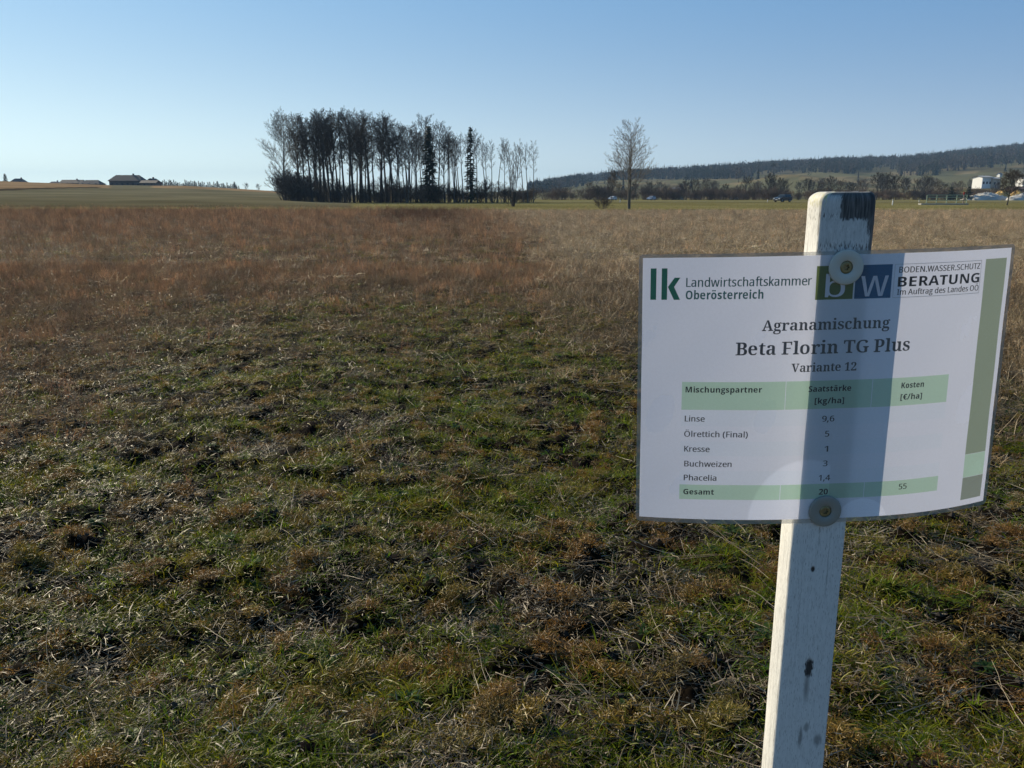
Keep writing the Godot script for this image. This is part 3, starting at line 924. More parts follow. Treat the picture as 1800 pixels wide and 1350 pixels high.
# ------------------------------------------------------------------ the plants of the field
func ground_cover() -> void:
	var leaf := mat(Color.WHITE, 0.42, Color(1, 1, 1), true)
	leaf.metallic_specular = 0.35
	var dry := mat(Color.WHITE, 0.5, Color(0.7, 0.7, 0.7), true)
	var woody := mat(Color.WHITE, 0.6, Color(0.8, 0.8, 0.8), true)

	var sprigs := []   # flattened, tangled blades
	for k in 10:
		var b := Buf.new()
		for j in 36:
			var a := rnd(0, TAU)
			var at := Vector3(cos(a), 0, sin(a)) * 0.095 * sqrt(rng.randf())
			var g := rnd(0.6, 1.35)
			b.col = Color(g * rnd(0.85, 1.3), g, g * rnd(0.6, 1.1))
			if rng.randf() < 0.14: b.col = Color(2.1, 1.45, 4.0) * rnd(0.5, 1.3)
			a = rnd(0, TAU)
			var dv := Vector3(cos(a), rnd(0.05, 0.65) if j % 4 else rnd(0.7, 2.0), sin(a)).normalized()
			b.blade(at + Vector3(0, rnd(-0.004, 0.008), 0), dv, dv.cross(Vector3(rnd(-0.6, 0.6), 1, rnd(-0.6, 0.6))).normalized(), rnd(0.016, 0.058), rnd(0.0007, 0.0017), Vector3(rnd(-0.4, 0.4), rnd(-0.5, 0.05), rnd(-0.4, 0.4)))
		sprigs.append(b.mesh(leaf))
	var tufts := []    # young upright shoots
	for k in 8:
		var b := Buf.new()
		for j in 11:
			var a := rnd(0, TAU)
			var out := Vector3(cos(a), 0, sin(a))
			var g := rnd(0.75, 1.3)
			b.col = Color(g * rnd(0.85, 1.15), g, g * rnd(0.6, 1.0))
			b.blade(out * rnd(0, 0.012) - Vector3(0, 0.006, 0), (Vector3.UP + out * rnd(0.3, 1.8)).normalized(), Vector3(-sin(a + rnd(-0.6, 0.6)), 0, cos(a)).normalized(), rnd(0.025, 0.07), rnd(0.001, 0.002), out * rnd(0.0, 0.5) - Vector3(0, rnd(0.05, 0.5), 0))
		tufts.append(b.mesh(leaf))

	var moss := []
	for k in 8:
		var b := Buf.new()
		var lop := rnd(0.5, 1.0)
		for j in 150:
			var a := rnd(0, TAU)
			var rr := sqrt(rng.randf()) * 0.042 * (1.0 + 0.45 * sin(a * 2.0 + k) + 0.25 * sin(a * 5.0 + 2 * k))
			var at := Vector3(cos(a) * rr, 0.015 * (1.0 - pow(rr / 0.07, 2.0)) * rnd(0.1, 1.2) - 0.003, sin(a) * rr * lop)
			var g := rnd(0.35, 1.5)
			b.col = Color(g, g * rnd(0.85, 1.12), g * rnd(0.6, 1.1))
			var dv := Vector3(rnd(-1, 1), rnd(-0.1, 0.7), rnd(-1, 1)).normalized()
			b.blade(at, dv, dv.cross(Vector3(rnd(-1, 1), 1, rnd(-1, 1))).normalized(), rnd(0.007, 0.022), rnd(0.0006, 0.0014), Vector3(rnd(-0.6, 0.6), rnd(-0.5, 0.4), rnd(-0.6, 0.6)))
		moss.append(b.mesh(dry))

	var litter := []
	for k in 6:
		var b := Buf.new()
		for j in 46:
			var at := Vector3(rnd(-0.13, 0.13), rnd(0.0, 0.016), rnd(-0.13, 0.13))
			var a := rnd(0, TAU)
			var g := rnd(0.35, 1.25)
			b.col = Color(g, g * rnd(0.9, 1.0), g * rnd(0.75, 1.0))
			var dv := Vector3(cos(a), rnd(-0.25, 0.6), sin(a)).normalized()
			b.blade(at, dv, dv.cross(Vector3(rnd(-0.7, 0.7), 1, rnd(-0.7, 0.7))).normalized(), rnd(0.012, 0.05), rnd(0.0007, 0.0022), Vector3(rnd(-0.4, 0.4), rnd(-0.5, 0.2), rnd(-0.4, 0.4)))
		litter.append(b.mesh(dry))

	var straws := []
	for k in 6:
		var b := Buf.new()
		for j in 4:
			var a := rnd(0, TAU)
			var g := rnd(0.55, 1.2)
			b.col = Color(g, g * rnd(0.92, 1.0), g * rnd(0.78, 0.95))
			limb(b, Vector3(rnd(-0.1, 0.1), rnd(0.004, 0.02), rnd(-0.1, 0.1)), Vector3(cos(a), rnd(-0.02, 0.22), sin(a)).normalized(), rnd(0.07, 0.26), rnd(0.0008, 0.0016), 0.0005, 5, 4, 0.14, -0.1)
		straws.append(b.mesh(dry))

	# dead branching stems of the cover crop, standing
	var stalks := []
	for k in 8:
		var b := Buf.new()
		for j in 9:
			var a := rnd(0, TAU)
			var g := rnd(0.55, 1.35)
			b.col = Color(g, g * rnd(0.88, 1.05), g * rnd(0.75, 1.05))
			var at := Vector3(rnd(-0.13, 0.13), -0.02, rnd(-0.13, 0.13))
			var h := rnd(0.16, 0.42)
			var lean := rnd(0.0, 0.55)
			var pts := limb(b, at, Vector3(cos(a) * lean, 1, sin(a) * lean).normalized(), h, 0.0021, 0.0009, 4, 3, 0.09, 0.1)
			for q in 6:
				var got := along(pts, rnd(0.25, 1.0))
				var tw := limb(b, got[0], off(got[1], rnd(0.4, 0.9), rnd(0, TAU)), h * rnd(0.15, 0.4), 0.0011, 0.0, 2, 3, 0.2, 0.1)
				if q < 4:
					b.blade(tw[1], off(got[1], 1.0, rnd(0, TAU)), Vector3(rnd(-1, 1), 0.3, rnd(-1, 1)).normalized(), rnd(0.012, 0.035), rnd(0.0015, 0.004), Vector3(rnd(-0.4, 0.4), -0.4, rnd(-0.4, 0.4)))
		stalks.append(b.mesh(woody))

	# bleached flattened straw with upright ends
	var mats := []
	for k in 6:
		var b := Buf.new()
		for j in 22:
			var a := rnd(0, TAU)
			var g := rnd(0.45, 1.25)
			b.col = Color(g, g * rnd(0.9, 1.0), g * rnd(0.75, 0.95))
			var rise := rnd(-0.05, 0.9) if j % 3 else rnd(0.8, 2.5)
			limb(b, Vector3(rnd(-0.2, 0.2), rnd(0.0, 0.05), rnd(-0.2, 0.2)), Vector3(cos(a), rise, sin(a)).normalized(), rnd(0.1, 0.3), rnd(0.0015, 0.003), 0.001, 3, 3, 0.22, -0.25)
			b.blade(Vector3(rnd(-0.2, 0.2), rnd(0.0, 0.09), rnd(-0.2, 0.2)), Vector3(cos(a), rise * 0.5, sin(a)).normalized(), Vector3(rnd(-1, 1), 0.6, rnd(-1, 1)).normalized(), rnd(0.06, 0.16), rnd(0.002, 0.005), Vector3(rnd(-0.5, 0.5), -0.5, rnd(-0.5, 0.5)))
		mats.append(b.mesh(dry))

	# small broad-leaved weeds
	var weeds := []
	for k in 3:
		var b := Buf.new()
		for j in 14:
			var a := rnd(0, TAU)
			var g := rnd(0.7, 1.3)
			b.col = Color(g, g, g * 0.8)
			var out := Vector3(cos(a), rnd(0.2, 1.0), sin(a)).normalized()
			b.blade(Vector3(0, 0.0, 0), out, Vector3(-sin(a), 0, cos(a)), rnd(0.015, 0.04), rnd(0.003, 0.006), Vector3(0, -0.4, 0))
		weeds.append(b.mesh(leaf))

	var greens := noise(41, 1.1, 3)
	var mossy := noise(43, 3.2, 3)
	var bare := noise(47, 2.9, 3)

	var green_here := func(x: float, z: float) -> float:
		var d := -z
		var b := 1000.0 * x / d
		var w := weed_share(x, z)
		var strip := exp(-pow((b + 20.0) / 260.0, 2.0)) * smoothstep(2.0, 4.0, d) * 0.35
		return clampf(0.42 + 0.9 * greens.get_noise_2d(x, z) + strip - 1.3 * maxf(0.0, bare.get_noise_2d(x, z)), 0.04, 1.0) * (1.0 - 0.93 * w)
	var green_look := func(x: float, z: float) -> Color:
		var n := greens.get_noise_2d(x * 3.0, z * 3.0)
		return Color(0.14, 0.21, 0.006).lerp(Color(0.29, 0.245, 0.014), clampf(0.4 + 0.9 * n + rnd(-0.3, 0.3), 0, 1)) * rnd(0.7, 1.25)
	var g := stuff("grass", "short green grass tufts growing through the dead cover crop")
	scatter(g, "grass", sprigs, 40000, 1.0, 10.0, 1.1, 0.86, green_here, green_look, Vector2(0.6, 1.1), 0.2, -0.003)
	scatter(g, "grass", tufts, 30000, 1.0, 9.0, 1.1, 0.86, green_here, func(x, z): return Color(0.10, 0.22, 0.010).lerp(Color(0.21, 0.25, 0.016), rng.randf()) * rnd(0.7, 1.25), Vector2(0.5, 1.0), 0.3)
	scatter(g, "grass", sprigs, 22000, 7.0, 26.0, 1.2, 0.72, func(x, z): return clampf(0.2 + 0.8 * greens.get_noise_2d(x * 0.6, z * 0.6), 0.03, 0.8), green_look, Vector2(0.9, 1.5), 0.25)
	scatter(g, "grass", tufts, 22000, FIELD_END, 172.0, 1.0, 0.66, func(x, z): return 1.0 if x / -z > -0.2 or -z < 95.0 else 0.0, func(x, z): return Color(0.20, 0.18, 0.06) * rnd(0.7, 1.4), Vector2(1.6, 3.2), 0.1)
	scatter(g, "grass", weeds, 6000, 1.1, 9.0, 1.1, 0.8, green_here, func(x, z): return Color(0.06, 0.11, 0.025) * rnd(0.7, 1.3), Vector2(0.7, 1.5), 0.2)

	var mo := stuff("moss", "ochre and rust brown dead moss cushions on the soil")
	scatter(mo, "moss", moss, 36000, 1.0, 10.0, 1.1, 0.86, func(x, z): return clampf(3.2 * (mossy.get_noise_2d(x * 1.6, z * 1.6) + 0.45 * bare.get_noise_2d(x, z)) - 0.25, 0.02, 1.0) * (1.0 - 0.6 * weed_share(x, z)),
		func(x, z): return Color(0.33, 0.175, 0.04).lerp(Color(0.30, 0.23, 0.04), clampf(0.35 + 1.4 * greens.get_noise_2d(x * 2.0, z * 2.0), 0, 1)) * rnd(0.6, 1.2), Vector2(0.5, 1.25), 0.2, -0.006)

	var crumbs := []
	for k in 4:
		var b := Buf.new()
		var hull := []
		for j in 6:
			var a := TAU * j / 6.0 + rnd(-0.3, 0.3)
			hull.append(Vector3(cos(a), rnd(-0.3, 0.3), sin(a)) * rnd(0.007, 0.012))
		var up := Vector3(rnd(-0.003, 0.003), rnd(0.006, 0.011), rnd(-0.003, 0.003))
		for j in 6:
			b.tri(hull[j], up, hull[(j + 1) % 6])
			b.tri(hull[j], hull[(j + 1) % 6], Vector3(0, -0.008, 0))
		crumbs.append(b.mesh(mat(Color.WHITE, 0.95, Color.BLACK, true)))
	var cr := stuff("soil_crumbs", "dark crumbs and clods of bare soil between the plants")
	scatter(cr, "soil_crumbs", crumbs, 26000, 1.0, 7.0, 1.2, 0.86, func(x, z): return clampf(0.35 + 1.6 * bare.get_noise_2d(x, z), 0.05, 1.0), func(x, z): return Color(0.028, 0.022, 0.016) * rnd(0.5, 1.6), Vector2(0.25, 1.3), 0.6)

	var li := stuff("dry_litter", "pale curled bits of dead leaves strewn over the soil")
	var pale := func(x, z): return Color(0.66, 0.59, 0.46).lerp(Color(0.17, 0.115, 0.06), pow(rng.randf(), 0.45)) * rnd(0.7, 1.3)  # bleached to brown; the palest tones also carry white glints as colour
	scatter(li, "dry_litter", litter, 29000, 1.0, 10.0, 1.1, 0.86, func(x, z): return clampf(0.42 + 1.1 * greens.get_noise_2d(x * 2.0 + 50.0, z * 2.0) - 0.8 * maxf(0.0, bare.get_noise_2d(x, z)), 0.06, 1.0), pale, Vector2(0.45, 0.95), 0.2)
	scatter(li, "dry_litter", straws, 13000, 1.0, 12.0, 1.1, 0.86, func(x, z): return clampf(0.55 + 0.9 * greens.get_noise_2d(x + 90.0, z), 0.15, 1.0), pale, Vector2(0.4, 1.0), 0.1)

	var grown := func(x, z):
		var far := smoothstep(40.0, 62.0, -z) * smoothstep(60.0, -120.0, 1000.0 * x / -z)
		return lerpf(0.3, 0.72, smoothstep(4.0, 34.0, -z)) + 0.3 * far
	var st := stuff("dead_stalks", "standing brown dead stems of the cover crop")
	var brown := func(x, z):
		var c := Color(0.53, 0.355, 0.205).lerp(Color(0.64, 0.50, 0.335), clampf(straw_share(x, z) + rnd(-0.35, 0.35), 0, 1))
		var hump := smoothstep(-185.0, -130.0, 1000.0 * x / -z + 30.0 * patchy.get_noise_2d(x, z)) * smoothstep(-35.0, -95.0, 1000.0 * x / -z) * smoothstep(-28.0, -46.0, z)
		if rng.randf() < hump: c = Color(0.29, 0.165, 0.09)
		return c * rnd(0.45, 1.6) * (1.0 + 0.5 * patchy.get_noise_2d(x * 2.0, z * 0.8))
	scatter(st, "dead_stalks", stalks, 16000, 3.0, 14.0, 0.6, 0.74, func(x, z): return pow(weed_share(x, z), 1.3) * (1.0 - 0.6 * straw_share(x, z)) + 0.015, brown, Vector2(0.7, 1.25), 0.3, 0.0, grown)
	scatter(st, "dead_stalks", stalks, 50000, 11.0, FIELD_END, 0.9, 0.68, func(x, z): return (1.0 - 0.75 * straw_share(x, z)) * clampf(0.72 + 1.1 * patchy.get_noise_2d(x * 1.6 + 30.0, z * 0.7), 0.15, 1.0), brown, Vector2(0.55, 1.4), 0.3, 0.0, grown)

	var sm := stuff("straw", "bleached flattened straw on the right side of the field")
	scatter(sm, "straw", mats, 18000, 3.5, 14.0, 0.7, 0.74, func(x, z): return sqrt(weed_share(x, z)) * (0.3 + 0.7 * straw_share(x, z)), func(x, z): return Color(0.34, 0.24, 0.14).lerp(Color(0.50, 0.40, 0.25), rng.randf()) * rnd(0.6, 1.3), Vector2(0.35, 0.7), 0.1)
	scatter(sm, "straw", mats, 48000, 11.0, FIELD_END + 2.0, 0.8, 0.68, func(x, z): return 0.10 + 0.9 * straw_share(x, z) * clampf(0.75 + 1.0 * patchy.get_noise_2d(x * 1.3 + 60.0, z * 0.6), 0.2, 1.0), func(x, z): return Color(0.56, 0.43, 0.28).lerp(Color(0.84, 0.73, 0.54), rng.randf()) * rnd(0.6, 1.3), Vector2(0.5, 1.05), 0.1)


# ------------------------------------------------------------------ the sign
const SX := Vector3(0.99911, 0.022879, -0.035446)
const SY := Vector3(0.022903, -0.999738, 0.000266)
const SZ := Vector3(-0.035431, -0.001078, -0.999372)
const SO := Vector3(0.253048, 1.053205, -0.601117)


# a point of the bent sheet: s millimetres from its left edge, v down from its top, front millimetres before it
func sheet(s: float, v: float, front := 0.0) -> Vector3:
	var d := s - 152.0
	var x := 0.0
	var z := 0.0
	var e := (v - 105.0) / 105.0
	for k in 12:
		var t := (k + 0.5) / 12.0 * d
		var th := (0.0032275 - 0.0000716 * e) * maxf(t - 18.0, 0.0) if t > 0.0 else 0.0019528 * minf(t + 18.0, 0.0)
		x += cos(th) * d / 12.0
		z += sin(th) * d / 12.0
	z += 0.35 * sin(s * 0.075 + v * 0.03) * sin(v * 0.055 + 1.0) * smoothstep(18.0, 60.0, absf(d))
	return SO + (SX * x + SY * (v - 105.0) + SZ * (z - front)) * 0.001


func flat_on_sheet(outline: PackedVector2Array, front: float, b: Buf) -> void:
	# an axis-parallel or any convex outline, cut into strips so that it follows the bend
	var lo := outline[0]
	var hi := outline[0]
	for q in outline:
		lo = lo.min(q)
		hi = hi.max(q)
	var n := maxi(1, int((hi.x - lo.x) / 6.0))
	for k in n:
		var x0 := lerpf(lo.x, hi.x, float(k) / n)
		var x1 := lerpf(lo.x, hi.x, (k + 1.0) / n)
		var strip := PackedVector2Array([Vector2(x0, lo.y - 1), Vector2(x1, lo.y - 1), Vector2(x1, hi.y + 1), Vector2(x0, hi.y + 1)])
		for poly in Geometry2D.intersect_polygons(outline, strip):
			var ids := Geometry2D.triangulate_polygon(poly)
			for w in ids.size() / 3:
				b.tri(sheet(poly[ids[w * 3]].x, poly[ids[w * 3]].y, front), sheet(poly[ids[w * 3 + 1]].x, poly[ids[w * 3 + 1]].y, front), sheet(poly[ids[w * 3 + 2]].x, poly[ids[w * 3 + 2]].y, front))


func rect(s0: float, v0: float, s1: float, v1: float) -> PackedVector2Array:
	return PackedVector2Array([Vector2(s0, v0), Vector2(s1, v0), Vector2(s1, v1), Vector2(s0, v1)])


func extent(v: PackedVector3Array) -> Array:
	var lo := v[0]
	var hi := v[0]
	for q in v:
		lo = lo.min(q)
		hi = hi.max(q)
	return [lo, hi]


func lettering(text: String, family: String, weight: int, s0: float, s1: float, base: float, cap: float, ink: Material, under: Node, slope := 0.0, thick := 0.0) -> void:
	var f := SystemFont.new()
	f.font_names = PackedStringArray([family])
	f.font_weight = weight
	var tm := TextMesh.new()
	tm.font = f
	tm.font_size = 48
	tm.pixel_size = 0.02
	tm.depth = 0.0
	tm.curve_step = 1.0
	tm.horizontal_alignment = HORIZONTAL_ALIGNMENT_LEFT
	tm.text = "H"
	var hx := extent(tm.get_mesh_arrays()[Mesh.ARRAY_VERTEX])
	var cap0: float = hx[1].y - hx[0].y
	tm.text = "H" + text   # the H tells where the base line is
	var h2 := tm.get_mesh_arrays()
	var base0: float = 0.0
	var vs: PackedVector3Array = h2[Mesh.ARRAY_VERTEX]
	# the H spans the first cap width; its lowest point is the base line
	var left := extent(vs)[0].x as float
	var width: float = hx[1].x - hx[0].x
	base0 = 1e9
	for q in vs:
		if q.x < left + width * 1.02: base0 = minf(base0, q.y)
	tm.text = text
	var arr := tm.get_mesh_arrays()
	var v: PackedVector3Array = arr[Mesh.ARRAY_VERTEX]
	var ids: PackedInt32Array = arr[Mesh.ARRAY_INDEX]
	var e := extent(v)
	# the same font lays out single lines at one height, so base0 holds for this text as well
	var sx: float = (s1 - s0) / (e[1].x - e[0].x)
	var sy := cap / cap0
	var b := Buf.new()
	for pass_ in (2 if weight < 600 else 1):
		for q in v:
			var s: float = s0 + (q.x - e[0].x) * sx + 0.17 * pass_
			b.p(sheet(s, base - (q.y - base0) * sy + slope * (s - s0), 0.12 + 0.02 * pass_))
	b.i = ids.duplicate()
	if weight < 600:
		for k in ids: b.i.push_back(k + v.size())
	part("lettering", b.mesh(ink, false, false), under)


func field_sign() -> void:
	var sign := Node3D.new()
	sign.name = "field_sign"
	add_child(sign)
	sign.position = Vector3(0.249, 0, -0.615)
	tag(sign, "white wooden stake carrying a laminated seed mixture sheet", "sign")
	var holder := Node3D.new()  # parts are built in world measures, then moved into the sign's own axes
	var base := sign.position

	# --- the stake: a rounded square section, the top edges worn round
	var w := 0.0435
	var dp := 0.027
	var top := 1.2035
	var yaw := 0.0355
	var c0 := Vector3(0.2272, 0, -0.6013)
	var ux := Vector3(cos(yaw), 0, -sin(yaw))
	var uz := Vector3(-sin(yaw), 0, -cos(yaw))
	var section := []   # [x, z, arclength]
	var rad := 0.0028
	var corners := [[rad, rad, PI, 1.5 * PI], [w - rad, rad, 1.5 * PI, TAU], [w - rad, dp - rad, 0.0, 0.5 * PI], [rad, dp - rad, 0.5 * PI, PI]]
	for q in corners:
		for k in 5:
			var a: float = lerpf(q[2], q[3], k / 4.0)
			section.append(Vector2(q[0] + rad * cos(a), q[1] + rad * sin(a)))
	section.append(section[0])
	var arc := PackedFloat32Array([0.0])
	for k in section.size() - 1: arc.push_back(arc[-1] + section[k].distance_to(section[k + 1]))
	var rows := []
	var y := -0.3
	while y < top - 0.0071:
		rows.append([y, 0.0])
		y += 0.02 if y > 0.6 else 0.1
	for k in 6:
		var a := 0.5 * PI * k / 5.0
		rows.append([top - 0.007 + 0.007 * sin(a), 0.0058 * (1.0 - cos(a))])
	var rough := noise(77, 0.9, 3)
	var b := Buf.new()
	var total := arc[-1]
	var mid := Vector2(w / 2, dp / 2)
	for r in rows:
		for k in section.size():
			var q: Vector2 = section[k]
			var n := (q - mid)
			var m := q - Vector2(signf(n.x) * minf(absf(n.x), r[1] * (1.35 if q.x < w * 0.5 else 0.55)), signf(n.y) * minf(absf(n.y), r[1] * 0.6))
			var jag := 0.0004 * rough.get_noise_2d(q.x * 900.0, r[0] * 40.0 + q.y * 900.0)
			var wide := lerpf(0.0456, 0.0418, clampf((r[0] - 0.715) / 0.445, 0.0, 1.0)) / w
			var at: Vector3 = c0 + ux * (m.x * wide + jag) + uz * m.y
			at.y = r[0] + (0.0012 * rough.get_noise_2d(q.x * 700.0, q.y * 700.0) if r[1] > 0.003 else 0.0)
			b.p(at - base, Vector2(arc[k] / total, (top - r[0]) / 0.72))
	var nn := section.size()
	for r in rows.size() - 1:
		for k in nn - 1:
			for q in [r * nn + k, (r + 1) * nn + k, (r + 1) * nn + k + 1, r * nn + k, (r + 1) * nn + k + 1, r * nn + k + 1]:
				b.i.push_back(q)
	var lastrow := (rows.size() - 1) * nn
	var cm := c0 + ux * w * 0.5 + uz * dp * 0.5
	var tip := b.p(Vector3(cm.x, top + 0.0004, cm.z) - base, Vector2(0.1, 0.001))
	for k in nn - 1:
		b.i.push_back(lastrow + k); b.i.push_back(tip); b.i.push_back(lastrow + k + 1)
	part("stake", b.mesh(stake_paint(total), true, false), sign)

	# --- the laminated sheet
	# four pixels to the millimetre; the coloured bars and squares are printed into it
	var paper_img := Image.create(1188, 840, false, Image.FORMAT_RGB8)
	var tone := {"bar": Color(0.53, 0.70, 0.52), "olive": Color(0.33, 0.385, 0.27), "olive2": Color(0.31, 0.345, 0.27), "faint": Color(0.80, 0.825, 0.85), "bgreen": Color(0.14, 0.19, 0.05), "blue": Color(0.015, 0.11, 0.22)}
	var printed := [["faint", 31.4, 119.4, 244.0, 131.6], ["faint", 31.4, 144.2, 244.0, 156.2], ["faint", 31.4, 168.8, 244.0, 180.2],
		["bar", 31.4, 96.0, 110.5, 118.45], ["bar", 111.0, 96.0, 178.2, 118.45], ["bar", 178.7, 96.0, 244.0, 118.45], ["bar", 31.4, 180.4, 110.5, 192.8], ["bar", 111.0, 180.4, 178.2, 192.8], ["bar", 178.7, 180.4, 244.0, 192.8],
		["olive", 269.6, 7.5, 292.7, 165.6], ["bar", 269.6, 165.8, 292.7, 185.4], ["olive2", 269.6, 185.6, 292.7, 205.2], ["bgreen", 129.0, 7.9, 157.4, 33.2], ["blue", 158.7, 7.9, 186.7, 33.2]]
	var ground := Image.create(1188, 840, false, Image.FORMAT_RGBF)
	ground.fill(Color(0.83, 0.835, 0.86))
	for q in printed:
		ground.fill_rect(Rect2i(roundi(q[1] * 4), roundi(q[2] * 4), roundi((q[3] - q[1]) * 4), roundi((q[4] - q[2]) * 4)), tone[q[0]])
	var fib := noise(61, 0.08, 3)
	for yy in 840:
		for xx in 1188:
			var g := 1.0 + 0.025 * fib.get_noise_2d(xx, yy)
			# a paler patch in two rounded lobes along the lower edge
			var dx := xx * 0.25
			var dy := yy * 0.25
			var lobe := Vector2((dx - 131.0) / 45.0, (dy - 214.0) / 54.0).length() if dx < 150.0 else Vector2((dx - 178.0) / 21.0, (dy - 214.0) / 20.0).length()
			g *= 1.0 + 0.16 * smoothstep(1.03, 0.97, lobe)
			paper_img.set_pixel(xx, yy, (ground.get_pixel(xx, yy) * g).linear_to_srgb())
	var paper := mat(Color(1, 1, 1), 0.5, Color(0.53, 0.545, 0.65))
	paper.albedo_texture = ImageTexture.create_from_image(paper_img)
	var pb := Buf.new()
	for k in 29:
		for j in 50:
			var s := 297.0 * j / 49.0
			var v := 210.0 * k / 28.0
			pb.p(sheet(s, v) - base, Vector2(s / 297.0, v / 210.0))
	for k in 28:
		for j in 49:
			for q in [k * 50 + j, k * 50 + j + 1, (k + 1) * 50 + j + 1, k * 50 + j, (k + 1) * 50 + j + 1, (k + 1) * 50 + j]:
				pb.i.push_back(q)
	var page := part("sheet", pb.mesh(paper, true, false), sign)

	# clear plastic pouch: a film over the front and a sealed rim all round
	var film := mat(Color(1, 1, 1), 0.12)
	film.transparency = BaseMaterial3D.TRANSPARENCY_ALPHA
	film.albedo_color.a = 0.04
	var rim := mat(Color(0.42, 0.42, 0.38), 0.4)
	rim.transparency = BaseMaterial3D.TRANSPARENCY_ALPHA
	rim.albedo_color.a = 0.5
	var outer := PackedVector2Array()
	for q in [[0.6, 0.9, PI], [297.9 - 0.4, 2.2 - 1.5, 1.5 * PI], [297.4, 209.9, 0.0], [0.6, 210.0, 0.5 * PI]]:
		for k in 5:
			var a: float = q[2] + 0.5 * PI * k / 4.0
			outer.push_back(Vector2(q[0] + 3.6 * cos(a), q[1] + 3.6 * sin(a)))
	var fb := Buf.new()
	flat_on_sheet(rect(-0.2, -0.2, 297.2, 210.2), 0.32, fb)
	for k in fb.v.size(): fb.v[k] -= base
	part("laminating_film", fb.mesh(film, false, false), sign)
	var rb := Buf.new()
	for side in [rect(-9, -9, 306, -0.05), rect(-9, 210.05, 306, 222), rect(-9, -0.05, -0.05, 210.05), rect(297.05, -0.05, 306, 210.05)]:
		for poly in Geometry2D.intersect_polygons(outer, side):
			flat_on_sheet(poly, 0.05, rb)
	for k in rb.v.size(): rb.v[k] -= base
	part("laminate_rim", rb.mesh(rim, false, false), sign)

	# --- the print
	var shape := func(called: String, outline: PackedVector2Array, ink: Material, front: float):
		var q := Buf.new()
		flat_on_sheet(outline, front, q)
		part(called, q.mesh(ink, false, false), holder)
	var print_ink := func(c: Color, back: float) -> Material:
		var m := mat(c, 0.55, Color(c.r, c.g, c.b) * back / maxf(c.r, maxf(c.g, c.b)))
		return m
	var dark_green: Material = print_ink.call(Color(0.012, 0.16, 0.085), 0.12)
	var teal: Material = print_ink.call(Color(0.05, 0.15, 0.13), 0.12)
	var grey_ink: Material = print_ink.call(Color(0.045, 0.047, 0.05), 0.04)
	var soft_ink: Material = print_ink.call(Color(0.085, 0.085, 0.085), 0.08)
	var black_ink: Material = print_ink.call(Color(0.018, 0.018, 0.02), 0.02)
	shape.call("logo_stroke", rect(6.0, 7.9, 10.35, 31.8), dark_green, 0.1)
	shape.call("logo_stroke", rect(14.35, 7.9, 18.55, 31.8), dark_green, 0.1)
	shape.call("logo_stroke", PackedVector2Array([Vector2(24.0, 15.0), Vector2(28.2, 15.0), Vector2(23.7, 22.0), Vector2(28.3, 31.8), Vector2(23.7, 31.8), Vector2(19.1, 22.0)]), dark_green, 0.1)
	lettering("Landwirtschaftskammer", "Droid Sans", 400, 32.6, 125.5, 22.0, 6.8, teal, holder)
	lettering("Oberösterreich", "Droid Sans", 700, 32.5, 90.1, 31.5, 6.7, teal, holder)
	var white_ink := mat(Color(0.75, 0.75, 0.8), 0.5, Color(0.55, 0.55, 0.57))
	var logo := Node3D.new()
	lettering("b", "Droid Sans", 400, 136.2, 151.0, 31.4, 16.5, white_ink, logo)
	lettering("w", "Droid Sans", 400, 163.0, 184.1, 31.6, 20.0, white_ink, logo)
	for q in logo.get_children():
		var bb: PackedVector3Array = q.mesh.surface_get_arrays(0)[Mesh.ARRAY_VERTEX]
		var nb := Buf.new()
		for x in bb: nb.p(x - SZ * 0.00008)
		nb.i = q.mesh.surface_get_arrays(0)[Mesh.ARRAY_INDEX]
		part("lettering", nb.mesh(white_ink, false, false), holder)
	logo.free()
	var line := mat(Color(0.45, 0.47, 0.48), 0.5, Color(0.4, 0.4, 0.4))
	for q in [[188.7, 8.0, 265.0, 8.45], [188.7, 33.0, 265.4, 33.45], [188.4, 8.0, 188.85, 33.4], [264.9, 8.0, 265.35, 33.4]]:
		shape.call("frame_line", rect(q[0], q[1], q[2], q[3]), line, 0.1)
	lettering("BODEN.WASSER.SCHUTZ", "Droid Sans", 400, 192.1, 263.9, 14.6, 4.4, grey_ink, holder)
	lettering("BERATUNG", "Droid Sans", 700, 191.8, 264.4, 25.1, 7.4, black_ink, holder)
	lettering("Im Auftrag des Landes OÖ", "Droid Sans", 400, 191.8, 264.3, 31.3, 4.3, grey_ink, holder)
	lettering("Agranamischung", "Droid Serif", 700, 90.1, 188.3, 56.2, 8.2, soft_ink, holder)
	lettering("Beta Florin TG Plus", "Droid Serif", 700, 71.1, 206.4, 74.8, 10.0, soft_ink, holder)
	lettering("Variante 12", "Droid Serif", 700, 114.1, 164.6, 88.7, 6.7, soft_ink, holder)
	lettering("Mischungspartner", "Droid Sans", 700, 34.3, 92.4, 104.4, 4.6, black_ink, holder)
	lettering("Saatstärke", "Droid Sans", 700, 128.5, 161.8, 104.7, 4.6, black_ink, holder)
	lettering("[kg/ha]", "Droid Sans", 700, 133.8, 156.9, 114.4, 4.6, black_ink, holder)
	lettering("Kosten", "Droid Sans", 700, 202.2, 221.7, 104.5, 4.6, grey_ink, holder)
	lettering("[€/ha]", "Droid Sans", 700, 202.3, 221.0, 113.8, 4.6, grey_ink, holder)
